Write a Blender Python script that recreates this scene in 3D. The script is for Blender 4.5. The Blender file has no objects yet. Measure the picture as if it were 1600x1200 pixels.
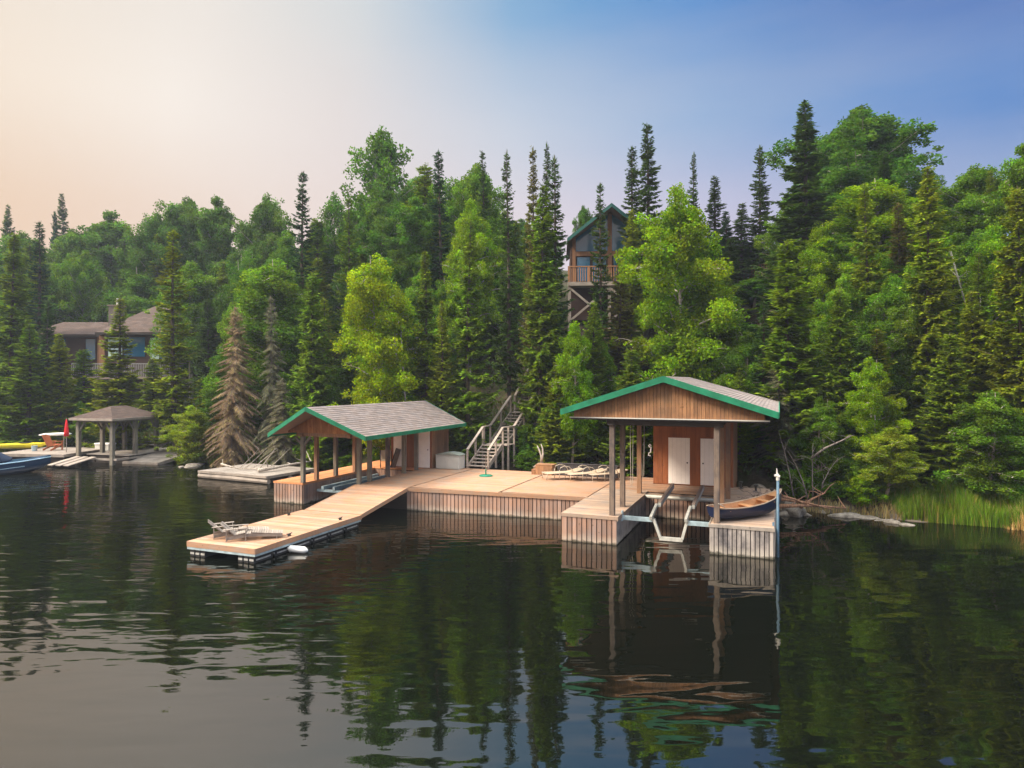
import bpy, math, random
import numpy as np
from mathutils import Vector, Matrix

# ------------------------------------------------------------------ camera, sky, sun, exposure
SC = bpy.context.scene
COL = SC.collection
F = 1060.0          # focal length in pixels of the 1600 px wide photograph
CZ = 5.4            # camera height above the lake
HY = 595.0          # horizon row
cam_d = bpy.data.cameras.new('camera')
cam = bpy.data.objects.new('camera', cam_d)
COL.objects.link(cam)
cam.location = (0, 0, CZ)
cam.rotation_euler = (math.radians(90), 0, 0)
cam_d.sensor_width = 36.0
cam_d.lens = 36.0 * F / 1600.0
cam_d.shift_y = -(600 - HY) / 1600.0
cam_d.clip_end = 3000
cam_d.clip_start = 0.1
SC.camera = cam

SUN_EL, SUN_AZ = 42.0, -104.0        # azimuth from +Y, negative is left
SC.view_settings.view_transform = 'Standard'
SC.view_settings.look = 'None'
SC.view_settings.gamma = 1.0
SC.view_settings.exposure = 1.0
SC.render.engine = 'CYCLES'
cy = SC.cycles
cy.use_denoising = True
cy.max_bounces = 6; cy.diffuse_bounces = 3; cy.glossy_bounces = 3
cy.transmission_bounces = 4; cy.transparent_max_bounces = 6; cy.volume_bounces = 0
cy.use_adaptive_sampling = True; cy.adaptive_threshold = 0.01
cy.caustics_reflective = False; cy.caustics_refractive = False
cy.sample_clamp_indirect = 6.0

def lin(r, g, b):
    f = lambda c: (c/255/12.92) if c/255 <= 0.04045 else ((c/255+0.055)/1.055)**2.4
    return (f(r), f(g), f(b), 1.0)

W = bpy.data.worlds.new('World'); SC.world = W; W.use_nodes = True
wn, wl = W.node_tree.nodes, W.node_tree.links
wn.clear()
def WN(t, **k):
    n = wn.new(t)
    for a, b in k.items(): setattr(n, a, b)
    return n
def wmath(op, a, b=None, clamp=False):
    n = WN('ShaderNodeMath', operation=op, use_clamp=clamp)
    for i, v in enumerate((a, b)):
        if v is None: continue
        if isinstance(v, (int, float)): n.inputs[i].default_value = v
        else: wl.new(v, n.inputs[i])
    return n.outputs[0]
tc = WN('ShaderNodeTexCoord'); sep = WN('ShaderNodeSeparateXYZ'); wl.new(tc.outputs['Generated'], sep.inputs[0])
hyp = wmath('SQRT', wmath('ADD', wmath('MULTIPLY', sep.outputs[0], sep.outputs[0]), wmath('MULTIPLY', sep.outputs[1], sep.outputs[1])))
az = wmath('DIVIDE', sep.outputs[0], wmath('MAXIMUM', hyp, 0.001))
azf = wmath('ADD', wmath('MULTIPLY', az, 0.5), 0.5)
el = sep.outputs[2]
def ramp(pts):
    n = WN('ShaderNodeValToRGB'); cr = n.color_ramp
    while len(cr.elements) > 1: cr.elements.remove(cr.elements[-1])
    for i, (p, c) in enumerate(pts):
        q = (p+1)/2
        if i == 0: e = cr.elements[0]; e.position = q
        else: e = cr.elements.new(q)
        e.color = lin(*c)
    wl.new(azf, n.inputs[0]); return n.outputs[0]
low = ramp([(-1, (205,170,145)), (-.6, (232,200,170)), (-.35, (232,212,200)), (0, (224,210,214)), (.27, (200,192,214)), (.58, (150,168,204)), (1, (120,140,190))])
mid = ramp([(-1, (215,185,165)), (-.6, (242,226,208)), (-.45, (244,234,224)), (-.25, (226,217,214)), (0, (196,204,218)), (.27, (142,172,210)), (.58, (76,130,196)), (1, (90,125,185))])
upp = ramp([(-1, (215,200,185)), (-.6, (232,222,208)), (-.42, (232,226,218)), (-.22, (205,212,216)), (0, (108,164,208)), (.27, (54,130,200)), (.6, (8,72,160)), (1, (30,80,160))])
def wmix(f, a, b):
    n = WN('ShaderNodeMix', data_type='RGBA')
    wl.new(f, n.inputs[0])
    for i, v in ((6, a), (7, b)):
        if isinstance(v, tuple): n.inputs[i].default_value = v
        else: wl.new(v, n.inputs[i])
    return n.outputs[2]
def mr(v, a, b):
    n = WN('ShaderNodeMapRange', interpolation_type='SMOOTHSTEP'); wl.new(v, n.inputs[0])
    n.inputs[1].default_value = a; n.inputs[2].default_value = b; return n.outputs[0]
c = wmix(mr(el, .18, .36), low, mid)
c = wmix(mr(el, .33, .52), c, upp)
cn = WN('ShaderNodeTexNoise'); cn.inputs['Scale'].default_value = 2.2; cn.inputs['Detail'].default_value = 6; cm = WN('ShaderNodeMapping'); cm.inputs['Scale'].default_value = (1, 1, 4.5); wl.new(tc.outputs['Generated'], cm.inputs[0]); wl.new(cm.outputs[0], cn.inputs[0])
cf = WN('ShaderNodeMapRange'); wl.new(cn.outputs[0], cf.inputs[0]); cf.inputs[1].default_value = .35; cf.inputs[2].default_value = .7; cf.inputs[3].default_value = 0; cf.inputs[4].default_value = .13
c = wmix(cf.outputs[0], c, lin(232, 220, 214))            # thin uneven smoke
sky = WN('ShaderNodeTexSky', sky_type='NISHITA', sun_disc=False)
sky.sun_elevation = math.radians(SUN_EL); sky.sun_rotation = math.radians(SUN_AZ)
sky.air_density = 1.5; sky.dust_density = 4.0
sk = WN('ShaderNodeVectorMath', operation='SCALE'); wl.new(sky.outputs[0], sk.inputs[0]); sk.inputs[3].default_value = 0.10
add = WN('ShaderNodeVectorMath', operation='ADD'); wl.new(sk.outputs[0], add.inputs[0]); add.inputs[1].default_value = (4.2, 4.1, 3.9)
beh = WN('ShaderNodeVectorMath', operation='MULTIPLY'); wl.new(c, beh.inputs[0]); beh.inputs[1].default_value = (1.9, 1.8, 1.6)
c = wmix(mr(sep.outputs[1], 0.1, -.5), c, beh.outputs[0])      # sky behind the camera made brighter, added fill light out of view
c = wmix(mr(el, .56, .8), c, add.outputs[0])          # smoky sky above the frame, made brighter to lift the ambient light
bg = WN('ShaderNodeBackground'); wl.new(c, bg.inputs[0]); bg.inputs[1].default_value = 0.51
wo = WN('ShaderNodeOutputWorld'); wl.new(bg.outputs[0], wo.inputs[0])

sd = bpy.data.lights.new('sun', 'SUN'); so = bpy.data.objects.new('sun', sd); COL.objects.link(so)
sd.energy = 3.6; sd.angle = math.radians(16); sd.color = (1.0, 0.86, 0.70)
e_, a_ = math.radians(SUN_EL), math.radians(SUN_AZ)
sv = Vector((math.sin(a_)*math.cos(e_), math.cos(a_)*math.cos(e_), math.sin(e_)))
so.rotation_euler = sv.to_track_quat('Z', 'Y').to_euler()
so.location = (-30, 0, 40)

# ------------------------------------------------------------------ helpers
R = random.Random(7)
class MB:
    """collects shapes; build() links them as one mesh object with a per-vertex tint 'vc'"""
    def __init__(s): s.v = []; s.f = []; s.c = []; s.m = []; s.mi = 0; s.col = 1.0; s.var = 0.0; s.hue = 0.0
    def _tint(s):
        k = s.col * (1 + R.uniform(-s.var, s.var)); h = R.uniform(-s.hue, s.hue)
        return (k*(1+h), k, k*(1-h), 1)
    def add(s, vs, fs, tint=None):
        b = len(s.v); t = tint or s._tint()
        s.v += [tuple(p) for p in vs]; s.c += [t]*len(vs)
        s.f += [tuple(b+i for i in q) for q in fs]; s.m += [s.mi]*len(fs)
    def box(s, a, b, M=None, tint=None):
        (x0,y0,z0), (x1,y1,z1) = a, b
        vs = [Vector(p) for p in ((x0,y0,z0),(x1,y0,z0),(x1,y1,z0),(x0,y1,z0),(x0,y0,z1),(x1,y0,z1),(x1,y1,z1),(x0,y1,z1))]
        if M: vs = [M @ p for p in vs]
        s.add(vs, [(0,3,2,1),(4,5,6,7),(0,1,5,4),(1,2,6,5),(2,3,7,6),(3,0,4,7)], tint)
    def beam(s, p, q, w, h, up=(0,0,1), tint=None):
        p, q = Vector(p), Vector(q); d = (q-p).normalized(); u = Vector(up)
        r = d.cross(u)
        if r.length < 1e-3: r = d.cross(Vector((0,1,0)))
        r.normalize(); u = r.cross(d)
        vs = []
        for c_ in (p, q):
            for (i, j) in ((-1,-1),(1,-1),(1,1),(-1,1)): vs.append(c_ + r*(w/2*i) + u*(h/2*j))
        s.add(vs, [(0,1,2,3),(7,6,5,4),(0,4,5,1),(1,5,6,2),(2,6,7,3),(3,7,4,0)], tint)
    def tube(s, pts, rad, n=6, tint=None, cap=True):
        pts = [Vector(p) for p in pts]
        if isinstance(rad, (int, float)): rad = [rad]*len(pts)
        vs = []; fs = []
        for i, p in enumerate(pts):
            d = (pts[min(i+1, len(pts)-1)] - pts[max(i-1, 0)]).normalized()
            a = d.cross(Vector((0,0,1)) if abs(d.z) < .9 else Vector((1,0,0))).normalized(); b = d.cross(a)
            for k in range(n):
                t = 2*math.pi*k/n; vs.append(p + (a*math.cos(t) + b*math.sin(t))*rad[i])
        for i in range(len(pts)-1):
            for k in range(n):
                fs.append((i*n+k, i*n+(k+1)%n, (i+1)*n+(k+1)%n, (i+1)*n+k))
        if cap: fs.append(tuple(range(n))[::-1]); fs.append(tuple((len(pts)-1)*n+k for k in range(n)))
        s.add(vs, fs, tint)
    def poly(s, pts, z0, z1, tint=None):
        n = len(pts)
        vs = [(x, y, z0) for x, y in pts] + [(x, y, z1) for x, y in pts]
        s.add(vs, [tuple(range(n))[::-1], tuple(range(n, 2*n))] + [(i, (i+1) % n, n+(i+1) % n, n+i) for i in range(n)], tint)
    def quad(s, a, b, c_, d, tint=None): s.add([a, b, c_, d], [(0,1,2,3)], tint)
    def build(s, name, mat, parent=None, smooth=False, bevel=0):
        me = bpy.data.meshes.new(name); me.from_pydata(s.v, [], s.f)
        at = me.color_attributes.new('vc', 'FLOAT_COLOR', 'POINT')
        at.data.foreach_set('color', np.array(s.c, dtype=np.float32).ravel())
        mats = mat if isinstance(mat, (list, tuple)) else [mat]
        for m_ in mats: me.materials.append(m_)
        if len(mats) > 1: me.polygons.foreach_set('material_index', s.m)
        if smooth: me.polygons.foreach_set('use_smooth', [True]*len(me.polygons))
        me.update()
        o = bpy.data.objects.new(name, me); COL.objects.link(o)
        if parent: o.parent = parent
        if bevel:
            b = o.modifiers.new('bevel', 'BEVEL'); b.width = bevel; b.segments = 2; b.limit_method = 'ANGLE'
        return o
def tag(o, label=None, cat=None, group=None, kind=None):
    if label: o['label'] = label
    if cat: o['category'] = cat
    if group: o['group'] = group
    if kind: o['kind'] = kind
    return o
def thing(name, label, cat, loc=(0,0,0), rz=0, group=None):
    o = bpy.data.objects.new(name, None); COL.objects.link(o)
    o.location = loc; o.rotation_euler = (0, 0, rz); o.empty_display_size = .2
    return tag(o, label, cat, group)

TH = math.radians(-21.5); O0 = Vector((1.71, 22.95, 0))      # frame of the docks: u to the right, v away from the lake
UX, VX = Vector((math.cos(TH), math.sin(TH), 0)), Vector((-math.sin(TH), math.cos(TH), 0))
def P(u, v, z=0): return O0 + UX*u + VX*v + Vector((0, 0, z))
def uv_of(x, y):
    d = Vector((x, y, 0)) - O0; return d.dot(UX), d.dot(VX)

# ---- materials
def mat(name):
    m = bpy.data.materials.new(name); m.use_nodes = True; m.node_tree.nodes.clear()
    return m, m.node_tree.nodes, m.node_tree.links
def nd(N, t, **k):
    n = N.new(t)
    for a, b in k.items(): setattr(n, a, b)
    return n
def mixc(N, L, f, a, b, blend='MIX'):
    n = nd(N, 'ShaderNodeMix', data_type='RGBA', blend_type=blend)
    for i, v in ((0, f), (6, a), (7, b)):
        if isinstance(v, (int, float)): n.inputs[i].default_value = v
        elif isinstance(v, tuple): n.inputs[i].default_value = v if len(v) == 4 else (*v, 1)
        else: L.new(v, n.inputs[i])
    return n.outputs[2]
def noise(N, L, vec, scale, detail=4, rough=.55, dist=0):
    n = nd(N, 'ShaderNodeTexNoise'); n.inputs['Scale'].default_value = scale
    n.inputs['Detail'].default_value = detail; n.inputs['Roughness'].default_value = rough; n.inputs['Distortion'].default_value = dist
    if vec is not None: L.new(vec, n.inputs['Vector'])
    return n.outputs['Fac']
def rng(N, L, v, a, b, c_=0, d=1):
    n = nd(N, 'ShaderNodeMapRange'); L.new(v, n.inputs[0])
    for i, x in enumerate((a, b, c_, d)): n.inputs[i+1].default_value = x
    return n.outputs[0]
def objco(N, L, sc=(1,1,1)):
    t = nd(N, 'ShaderNodeTexCoord'); m_ = nd(N, 'ShaderNodeMapping'); L.new(t.outputs['Object'], m_.inputs[0])
    m_.inputs['Scale'].default_value = sc; return m_.outputs[0]
def finish(m, N, L, base, rough=.6, spec=.3, bump=None, bs=.3, metal=0, extra=None):
    p = nd(N, 'ShaderNodeBsdfPrincipled')
    if isinstance(base, tuple): p.inputs['Base Color'].default_value = base if len(base) == 4 else (*base, 1)
    else: L.new(base, p.inputs['Base Color'])
    if isinstance(rough, (int, float)): p.inputs['Roughness'].default_value = rough
    else: L.new(rough, p.inputs['Roughness'])
    p.inputs['Specular IOR Level'].default_value = spec; p.inputs['Metallic'].default_value = metal
    if bump is not None:
        b = nd(N, 'ShaderNodeBump'); b.inputs['Strength'].default_value = bs; b.inputs['Distance'].default_value = .02
        L.new(bump, b.inputs['Height']); L.new(b.outputs[0], p.inputs['Normal'])
    o = nd(N, 'ShaderNodeOutputMaterial'); L.new(p.outputs[0], o.inputs[0]); return m
def vcn(N): return nd(N, 'ShaderNodeVertexColor', layer_name='vc').outputs[0]

def wood(name, a, b, axis='x', stain=None, stain_amt=.5, rough=.75, wet=False):
    """a = main colour, b = second grain colour; stain = weathering colour in blotches"""
    m, N, L = mat(name)
    sc = {'x': (1.2, 22, 22), 'y': (22, 1.2, 22), 'z': (22, 22, 1.2)}[axis]
    co = objco(N, L, sc)
    vc = vcn(N)
    ad = nd(N, 'ShaderNodeVectorMath', operation='ADD'); L.new(co, ad.inputs[0])
    s_ = nd(N, 'ShaderNodeVectorMath', operation='SCALE'); L.new(vc, s_.inputs[0]); s_.inputs[3].default_value = 97.0
    L.new(s_.outputs[0], ad.inputs[1])
    g = noise(N, L, ad.outputs[0], 1.0, 5, .6, .6)
    col = mixc(N, L, rng(N, L, g, .3, .7), (*a, 1), (*b, 1))
    if stain:
        w = noise(N, L, objco(N, L, (1, 1, .7)), 1.6, 5, .65)
        col = mixc(N, L, rng(N, L, w, .42, .68, 0, stain_amt), col, (*stain, 1))
    col = mixc(N, L, 1.0, col, vc, 'MULTIPLY')
    kn = noise(N, L, objco(N, L, (3, 3, 3)), 3.1, 2, .5)                     # knots and small dark marks
    col = mixc(N, L, rng(N, L, kn, .68, .76, 0, .55), col, tuple(x*.35 for x in b))
    if wet:                                                                 # algae and mineral line where the lake reaches
        ps = nd(N, 'ShaderNodeNewGeometry'); sp = nd(N, 'ShaderNodeSeparateXYZ'); L.new(ps.outputs['Position'], sp.inputs[0])
        wv = nd(N, 'ShaderNodeMath', operation='ADD'); L.new(sp.outputs[2], wv.inputs[0])
        wn_ = noise(N, L, ps.outputs['Position'], 2.2, 5, .7); L.new(rng(N, L, wn_, .3, .7, -.07, .07), wv.inputs[1])
        col = mixc(N, L, rng(N, L, wv.outputs[0], .10, .30, .45, 0), col, (.50, .46, .38))
        col = mixc(N, L, rng(N, L, wv.outputs[0], .02, .09, .85, 0), col, (.035, .036, .022))
    return finish(m, N, L, col, rough, .25, g, .25)
def plain(name, c_, rough=.5, spec=.4, metal=0, var=.12, scale=3.0, bump=0):
    m, N, L = mat(name)
    n = noise(N, L, objco(N, L), scale, 5, .6)
    k = mixc(N, L, rng(N, L, n, .3, .7), tuple(x*(1-var) for x in c_), tuple(min(1, x*(1+var)) for x in c_))
    k = mixc(N, L, 1.0, k, vcn(N), 'MULTIPLY')
    return finish(m, N, L, k, rough, spec, n if bump else None, bump, metal)

M = {}
M['deck'] = wood('cedar_deck_boards', (.41,.237,.142), (.30,.164,.094), 'x', (.27,.215,.17), .8)
M['deck_pale'] = wood('pale_deck_boards', (.43,.31,.225), (.32,.22,.155), 'x', (.25,.215,.19), .85)
M['deck_orange'] = wood('orange_deck_boards', (.64,.28,.115), (.50,.20,.08), 'y', (.50,.30,.19), .4)
M['float'] = wood('float_deck_boards', (.43,.248,.145), (.31,.17,.096), 'x', (.31,.235,.19), .75)
M['skirt'] = wood('skirt_boards', (.41,.25,.18), (.28,.165,.115), 'z', (.28,.22,.20), .8, wet=True)
M['skirt_grey'] = wood('weathered_skirt_boards', (.44,.40,.36), (.28,.25,.235), 'z', (.05,.05,.065), .95, wet=True)
M['post'] = wood('weathered_post', (.22,.165,.125), (.13,.10,.08), 'z', (.035,.036,.045), 1.0)
M['post_tan'] = wood('tan_post', (.38,.22,.12), (.25,.135,.075), 'z', (.13,.11,.10), .7)
M['post_grey'] = wood('grey_green_post', (.24,.22,.17), (.15,.13,.10), 'z', (.09,.09,.085), .7)
M['gable'] = wood('gable_boards', (.36,.19,.09), (.21,.10,.05), 'z', (.10,.065,.04), .75)
M['shed'] = wood('red_brown_siding', (.36,.13,.05), (.23,.08,.03), 'z', (.14,.06,.035), .5)
M['shed_tan'] = wood('tan_siding', (.36,.20,.11), (.22,.12,.065), 'z', (.17,.11,.08), .6)
M['soffit'] = wood('soffit_boards', (.32,.25,.21), (.24,.18,.15), 'y')
M['dark'] = wood('dark_framing_and_core', (.035,.026,.02), (.022,.017,.014), 'x')
M['grey'] = wood('grey_weathered_wood', (.36,.32,.275), (.23,.20,.175), 'x', (.15,.135,.12), .7)
M['stair'] = wood('stair_wood', (.40,.34,.285), (.26,.215,.18), 'x', (.18,.155,.13), .6)
M['silver'] = wood('silvered_teak', (.36,.31,.26), (.24,.205,.175), 'x', (.15,.13,.115), .7)
M['char'] = wood('charcoal_boards', (.075,.068,.07), (.045,.042,.045), 'z')
M['green'] = plain('green_paint', (.008,.145,.075), .55, .3, var=.3, scale=2.5)
M['teal'] = plain('green_base_paint', (.005,.17,.10), .35, .5)
M['door'] = plain('cream_door_paint', (.88,.85,.80), .5, .3, var=.05)
M['white'] = plain('white_plastic', (.78,.78,.76), .4, .4, var=.05)
M['band'] = plain('weathered_band', (.38,.38,.36), .6, .3, var=.3, scale=9)
M['offwhite'] = plain('grey_white_plastic', (.50,.50,.46), .55, .3, var=.06)
M['lid'] = plain('grey_green_plastic', (.23,.255,.22), .55, .3)
M['steel'] = plain('blue_grey_galvanised', (.34,.45,.50), .45, .5, .35, .25, 5)
M['galv'] = plain('galvanised_bunk', (.44,.44,.40), .5, .4, .2, .25, 5)
M['bluepole'] = plain('blue_pole_paint', (.065,.125,.18), .5, .4, var=.35, scale=4)
M['navy'] = plain('navy_hull', (.003,.008,.032), .3, .5, var=.2)
M['strap'] = plain('cream_strap', (.42,.33,.235), .6, .3)
M['tube'] = plain('cream_tube', (.42,.36,.28), .4, .5)
M['metal'] = plain('dark_metal', (.03,.03,.032), .4, .5)
M['bright'] = plain('bright_metal', (.6,.6,.6), .3, .5, .8)
M['black'] = plain('black_float', (.012,.014,.018), .45, .4)
M['rope'] = plain('rope', (.45,.42,.36), .9, .1)
M['red'] = plain('red_canvas', (.62,.03,.035), .8, .1)
M['yellow'] = plain('yellow_shell', (.75,.62,.03), .35, .5)
M['canvas'] = plain('navy_canvas', (.010,.022,.05), .7, .2)
M['bluehull'] = plain('blue_hull', (.006,.03,.075), .25, .5)
M['stripe'] = plain('pale_stripe', (.32,.50,.60), .35, .5)
M['inner'] = plain('varnished_interior', (.50,.27,.13), .45, .4, var=.25, scale=6)
M['orange'] = wood('orange_brown_chair', (.40,.13,.055), (.30,.095,.04), 'z')
M['brick'] = plain('chimney_block', (.17,.14,.125), .85, .15, var=.3, scale=8)
M['hwall'] = wood('house_siding', (.06,.034,.026), (.042,.025,.02), 'x')
M['hwood'] = wood('house_timber', (.25,.13,.065), (.17,.085,.045), 'z')
M['hrail'] = wood('house_rail', (.37,.18,.085), (.27,.13,.06), 'z')
M['hgreen'] = plain('dark_green_roof', (.005,.065,.055), .4, .4)
M['hnavy'] = plain('navy_roof', (.010,.018,.03), .7, .2)
M['curtain'] = plain('curtain', (.42,.55,.50), .7, .2)
M['palerail'] = plain('pale_rail', (.25,.245,.245), .7, .2)

def mk_shingle(name, c_):
    m, N, L = mat(name)
    n = noise(N, L, objco(N, L), 9, 6, .7); n2 = noise(N, L, objco(N, L), .7, 3)
    k = mixc(N, L, rng(N, L, n, .3, .7), tuple(x*.75 for x in c_), tuple(x*1.2 for x in c_))
    k = mixc(N, L, rng(N, L, n2, .35, .7, 0, .4), k, tuple(x*.72 for x in c_))
    k = mixc(N, L, 1.0, k, vcn(N), 'MULTIPLY')
    return finish(m, N, L, k, .92, .15, n, .4)
M['shingle'] = mk_shingle('brown_grey_shingles', (.19,.16,.148))
M['shingle_pale'] = mk_shingle('pale_shingles', (.215,.185,.172))
M['shingle_brown'] = mk_shingle('brown_shingles', (.095,.07,.06))

def mk_glass():
    m, N, L = mat('glass_sky_tint')
    return finish(m, N, L, (.012,.09,.17), .10, .55)  # blue sky reflection put into the base colour
M['glass'] = mk_glass()

def mk_leaf(name, transl=.35, rough=.55):
    m, N, L = mat(name)
    oi = nd(N, 'ShaderNodeObjectInfo')
    k = mixc(N, L, 1.0, oi.outputs['Color'], vcn(N), 'MULTIPLY')
    g = nd(N, 'ShaderNodeNewGeometry')
    hs = nd(N, 'ShaderNodeHueSaturation'); L.new(k, hs.inputs['Color'])
    L.new(rng(N, L, noise(N, L, g.outputs['Position'], .45, 3), .3, .7, .485, .515), hs.inputs['Hue'])
    L.new(rng(N, L, noise(N, L, g.outputs['Position'], .9, 4), .3, .7, .72, 1.28), hs.inputs['Value'])
    d = nd(N, 'ShaderNodeBsdfDiffuse'); L.new(hs.outputs[0], d.inputs[0])
    t = nd(N, 'ShaderNodeBsdfTranslucent')
    tm = mixc(N, L, 1.0, hs.outputs[0], (1.15, 1.1, .5, 1), 'MULTIPLY'); L.new(tm, t.inputs[0])
    gl = nd(N, 'ShaderNodeBsdfGlossy'); gl.inputs['Roughness'].default_value = rough; gl.inputs[0].default_value = (.5,.55,.4,1)
    mx = nd(N, 'ShaderNodeMixShader'); mx.inputs[0].default_value = transl; L.new(d.outputs[0], mx.inputs[1]); L.new(t.outputs[0], mx.inputs[2])
    m2 = nd(N, 'ShaderNodeMixShader'); m2.inputs[0].default_value = .012; L.new(mx.outputs[0], m2.inputs[1]); L.new(gl.outputs[0], m2.inputs[2])
    o = nd(N, 'ShaderNodeOutputMaterial'); L.new(m2.outputs[0], o.inputs[0]); return m
M['leaf'] = mk_leaf('broad_leaves', .42)
M['needle'] = mk_leaf('needles', .28, .6)
M['deadneedle'] = mk_leaf('dead_needles', .1, .8)
def mk_bark(name, a, b, sc=6.0, banded=False):
    m, N, L = mat(name)
    n = noise(N, L, objco(N, L, (1, 1, 4.0) if banded else (3, 3, .6)), sc, 5, .7)
    k = mixc(N, L, rng(N, L, n, .42, .62), a, b); k = mixc(N, L, 1.0, k, vcn(N), 'MULTIPLY')
    return finish(m, N, L, k, .9, .1, n, .5)
M['bark'] = mk_bark('spruce_bark', (.13,.105,.085), (.055,.045,.04))
M['bark_dead'] = mk_bark('dead_bark', (.21,.18,.155), (.10,.085,.075))
M['bark_birch'] = mk_bark('birch_bark', (.50,.46,.40), (.20,.165,.13), 5, True)
M['bark_aspen'] = mk_bark('aspen_bark', (.30,.29,.23), (.15,.14,.11), 4, True)
M['drift'] = mk_bark('driftwood', (.42,.37,.31), (.20,.175,.15))
M['bark_log'] = mk_bark('rusty_log', (.36,.20,.12), (.17,.10,.07))

# ------------------------------------------------------------------ terrain
SHX = [-400, -60, -40, -29, -22, -19.5, -12, -9, -3, 3, 7, 9.5, 11, 13, 15, 18.6, 25, 40, 400]
SHY = [70, 52, 49, 47.5, 46, 44, 41, 39, 36.2, 34.2, 32.6, 30.6, 28.8, 27.6, 26.6, 24.9, 22, 18, 0]
PS = [-30, -6, -1, 0, 1.2, 2.5, 6, 10, 13, 18, 30, 60, 100, 200]
PZ = [-4, -2.2, -.5, -.05, .45, 1.0, 2.9, 6.0, 8.7, 11.2, 14, 20, 24, 26]
def smooth(a, b, x):
    t = np.clip((x-a)/(b-a), 0, 1); return t*t*(3-2*t)
def ground(x, y):
    x = np.asarray(x, float); y = np.asarray(y, float)
    s = y - np.interp(x, SHX, SHY) + .35*np.sin(x*1.3) + .25*np.sin(x*2.9+1)
    z = np.interp(s, PS, PZ)
    left = 1 - smooth(-24, -10, x)
    f = 1 - left*(.55 - .27*smooth(18, 50, s))
    z = np.where(z > 0, z*f, z)
    z = z + smooth(1, 8, s)*(.25*np.sin(x*.9+y*.5) + .2*np.sin(x*.37-y*.8+2) + .12*np.sin(x*2.1+y*1.7))
    return z
def make_terrain():
    xs = np.concatenate([np.linspace(-420, -62, 24), np.linspace(-60, 34, 260), np.linspace(36, 420, 24)])
    ys = np.concatenate([np.linspace(-6, 22, 12), np.linspace(22.5, 60, 130), np.linspace(61, 130, 60), np.linspace(135, 420, 16)])
    X, Y = np.meshgrid(xs, ys)
    Z = ground(X, Y) + np.random.RandomState(3).uniform(-.05, .05, X.shape)
    n, k = len(xs), len(ys)
    v = np.stack([X.ravel(), Y.ravel(), Z.ravel()], 1)
    idx = np.arange(n*k).reshape(k, n)
    q = np.stack([idx[:-1, :-1].ravel(), idx[:-1, 1:].ravel(), idx[1:, 1:].ravel(), idx[1:, :-1].ravel()], 1)
    me = bpy.data.meshes.new('hillside'); me.from_pydata(v.tolist(), [], q.tolist())
    me.polygons.foreach_set('use_smooth', [True]*len(me.polygons))
    m, N, L = mat('forest_floor')
    g = nd(N, 'ShaderNodeNewGeometry')
    a = noise(N, L, g.outputs['Position'], .8, 6, .65); b = noise(N, L, g.outputs['Position'], 4, 6, .7)
    k1 = mixc(N, L, rng(N, L, a, .4, .62), (.030,.022,.014), (.028,.042,.012))
    k1 = mixc(N, L, rng(N, L, b, .45, .7), k1, (.085,.066,.045))
    sp = nd(N, 'ShaderNodeSeparateXYZ'); L.new(g.outputs['Position'], sp.inputs[0])
    k1 = mixc(N, L, rng(N, L, sp.outputs[2], .05, .4, .8, 0), k1, (.12,.10,.08))
    finish(m, N, L, k1, .95, .1, b, .8)
    me.materials.append(m)
    o = bpy.data.objects.new('hillside', me); COL.objects.link(o); tag(o, kind='structure')
make_terrain()

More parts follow.
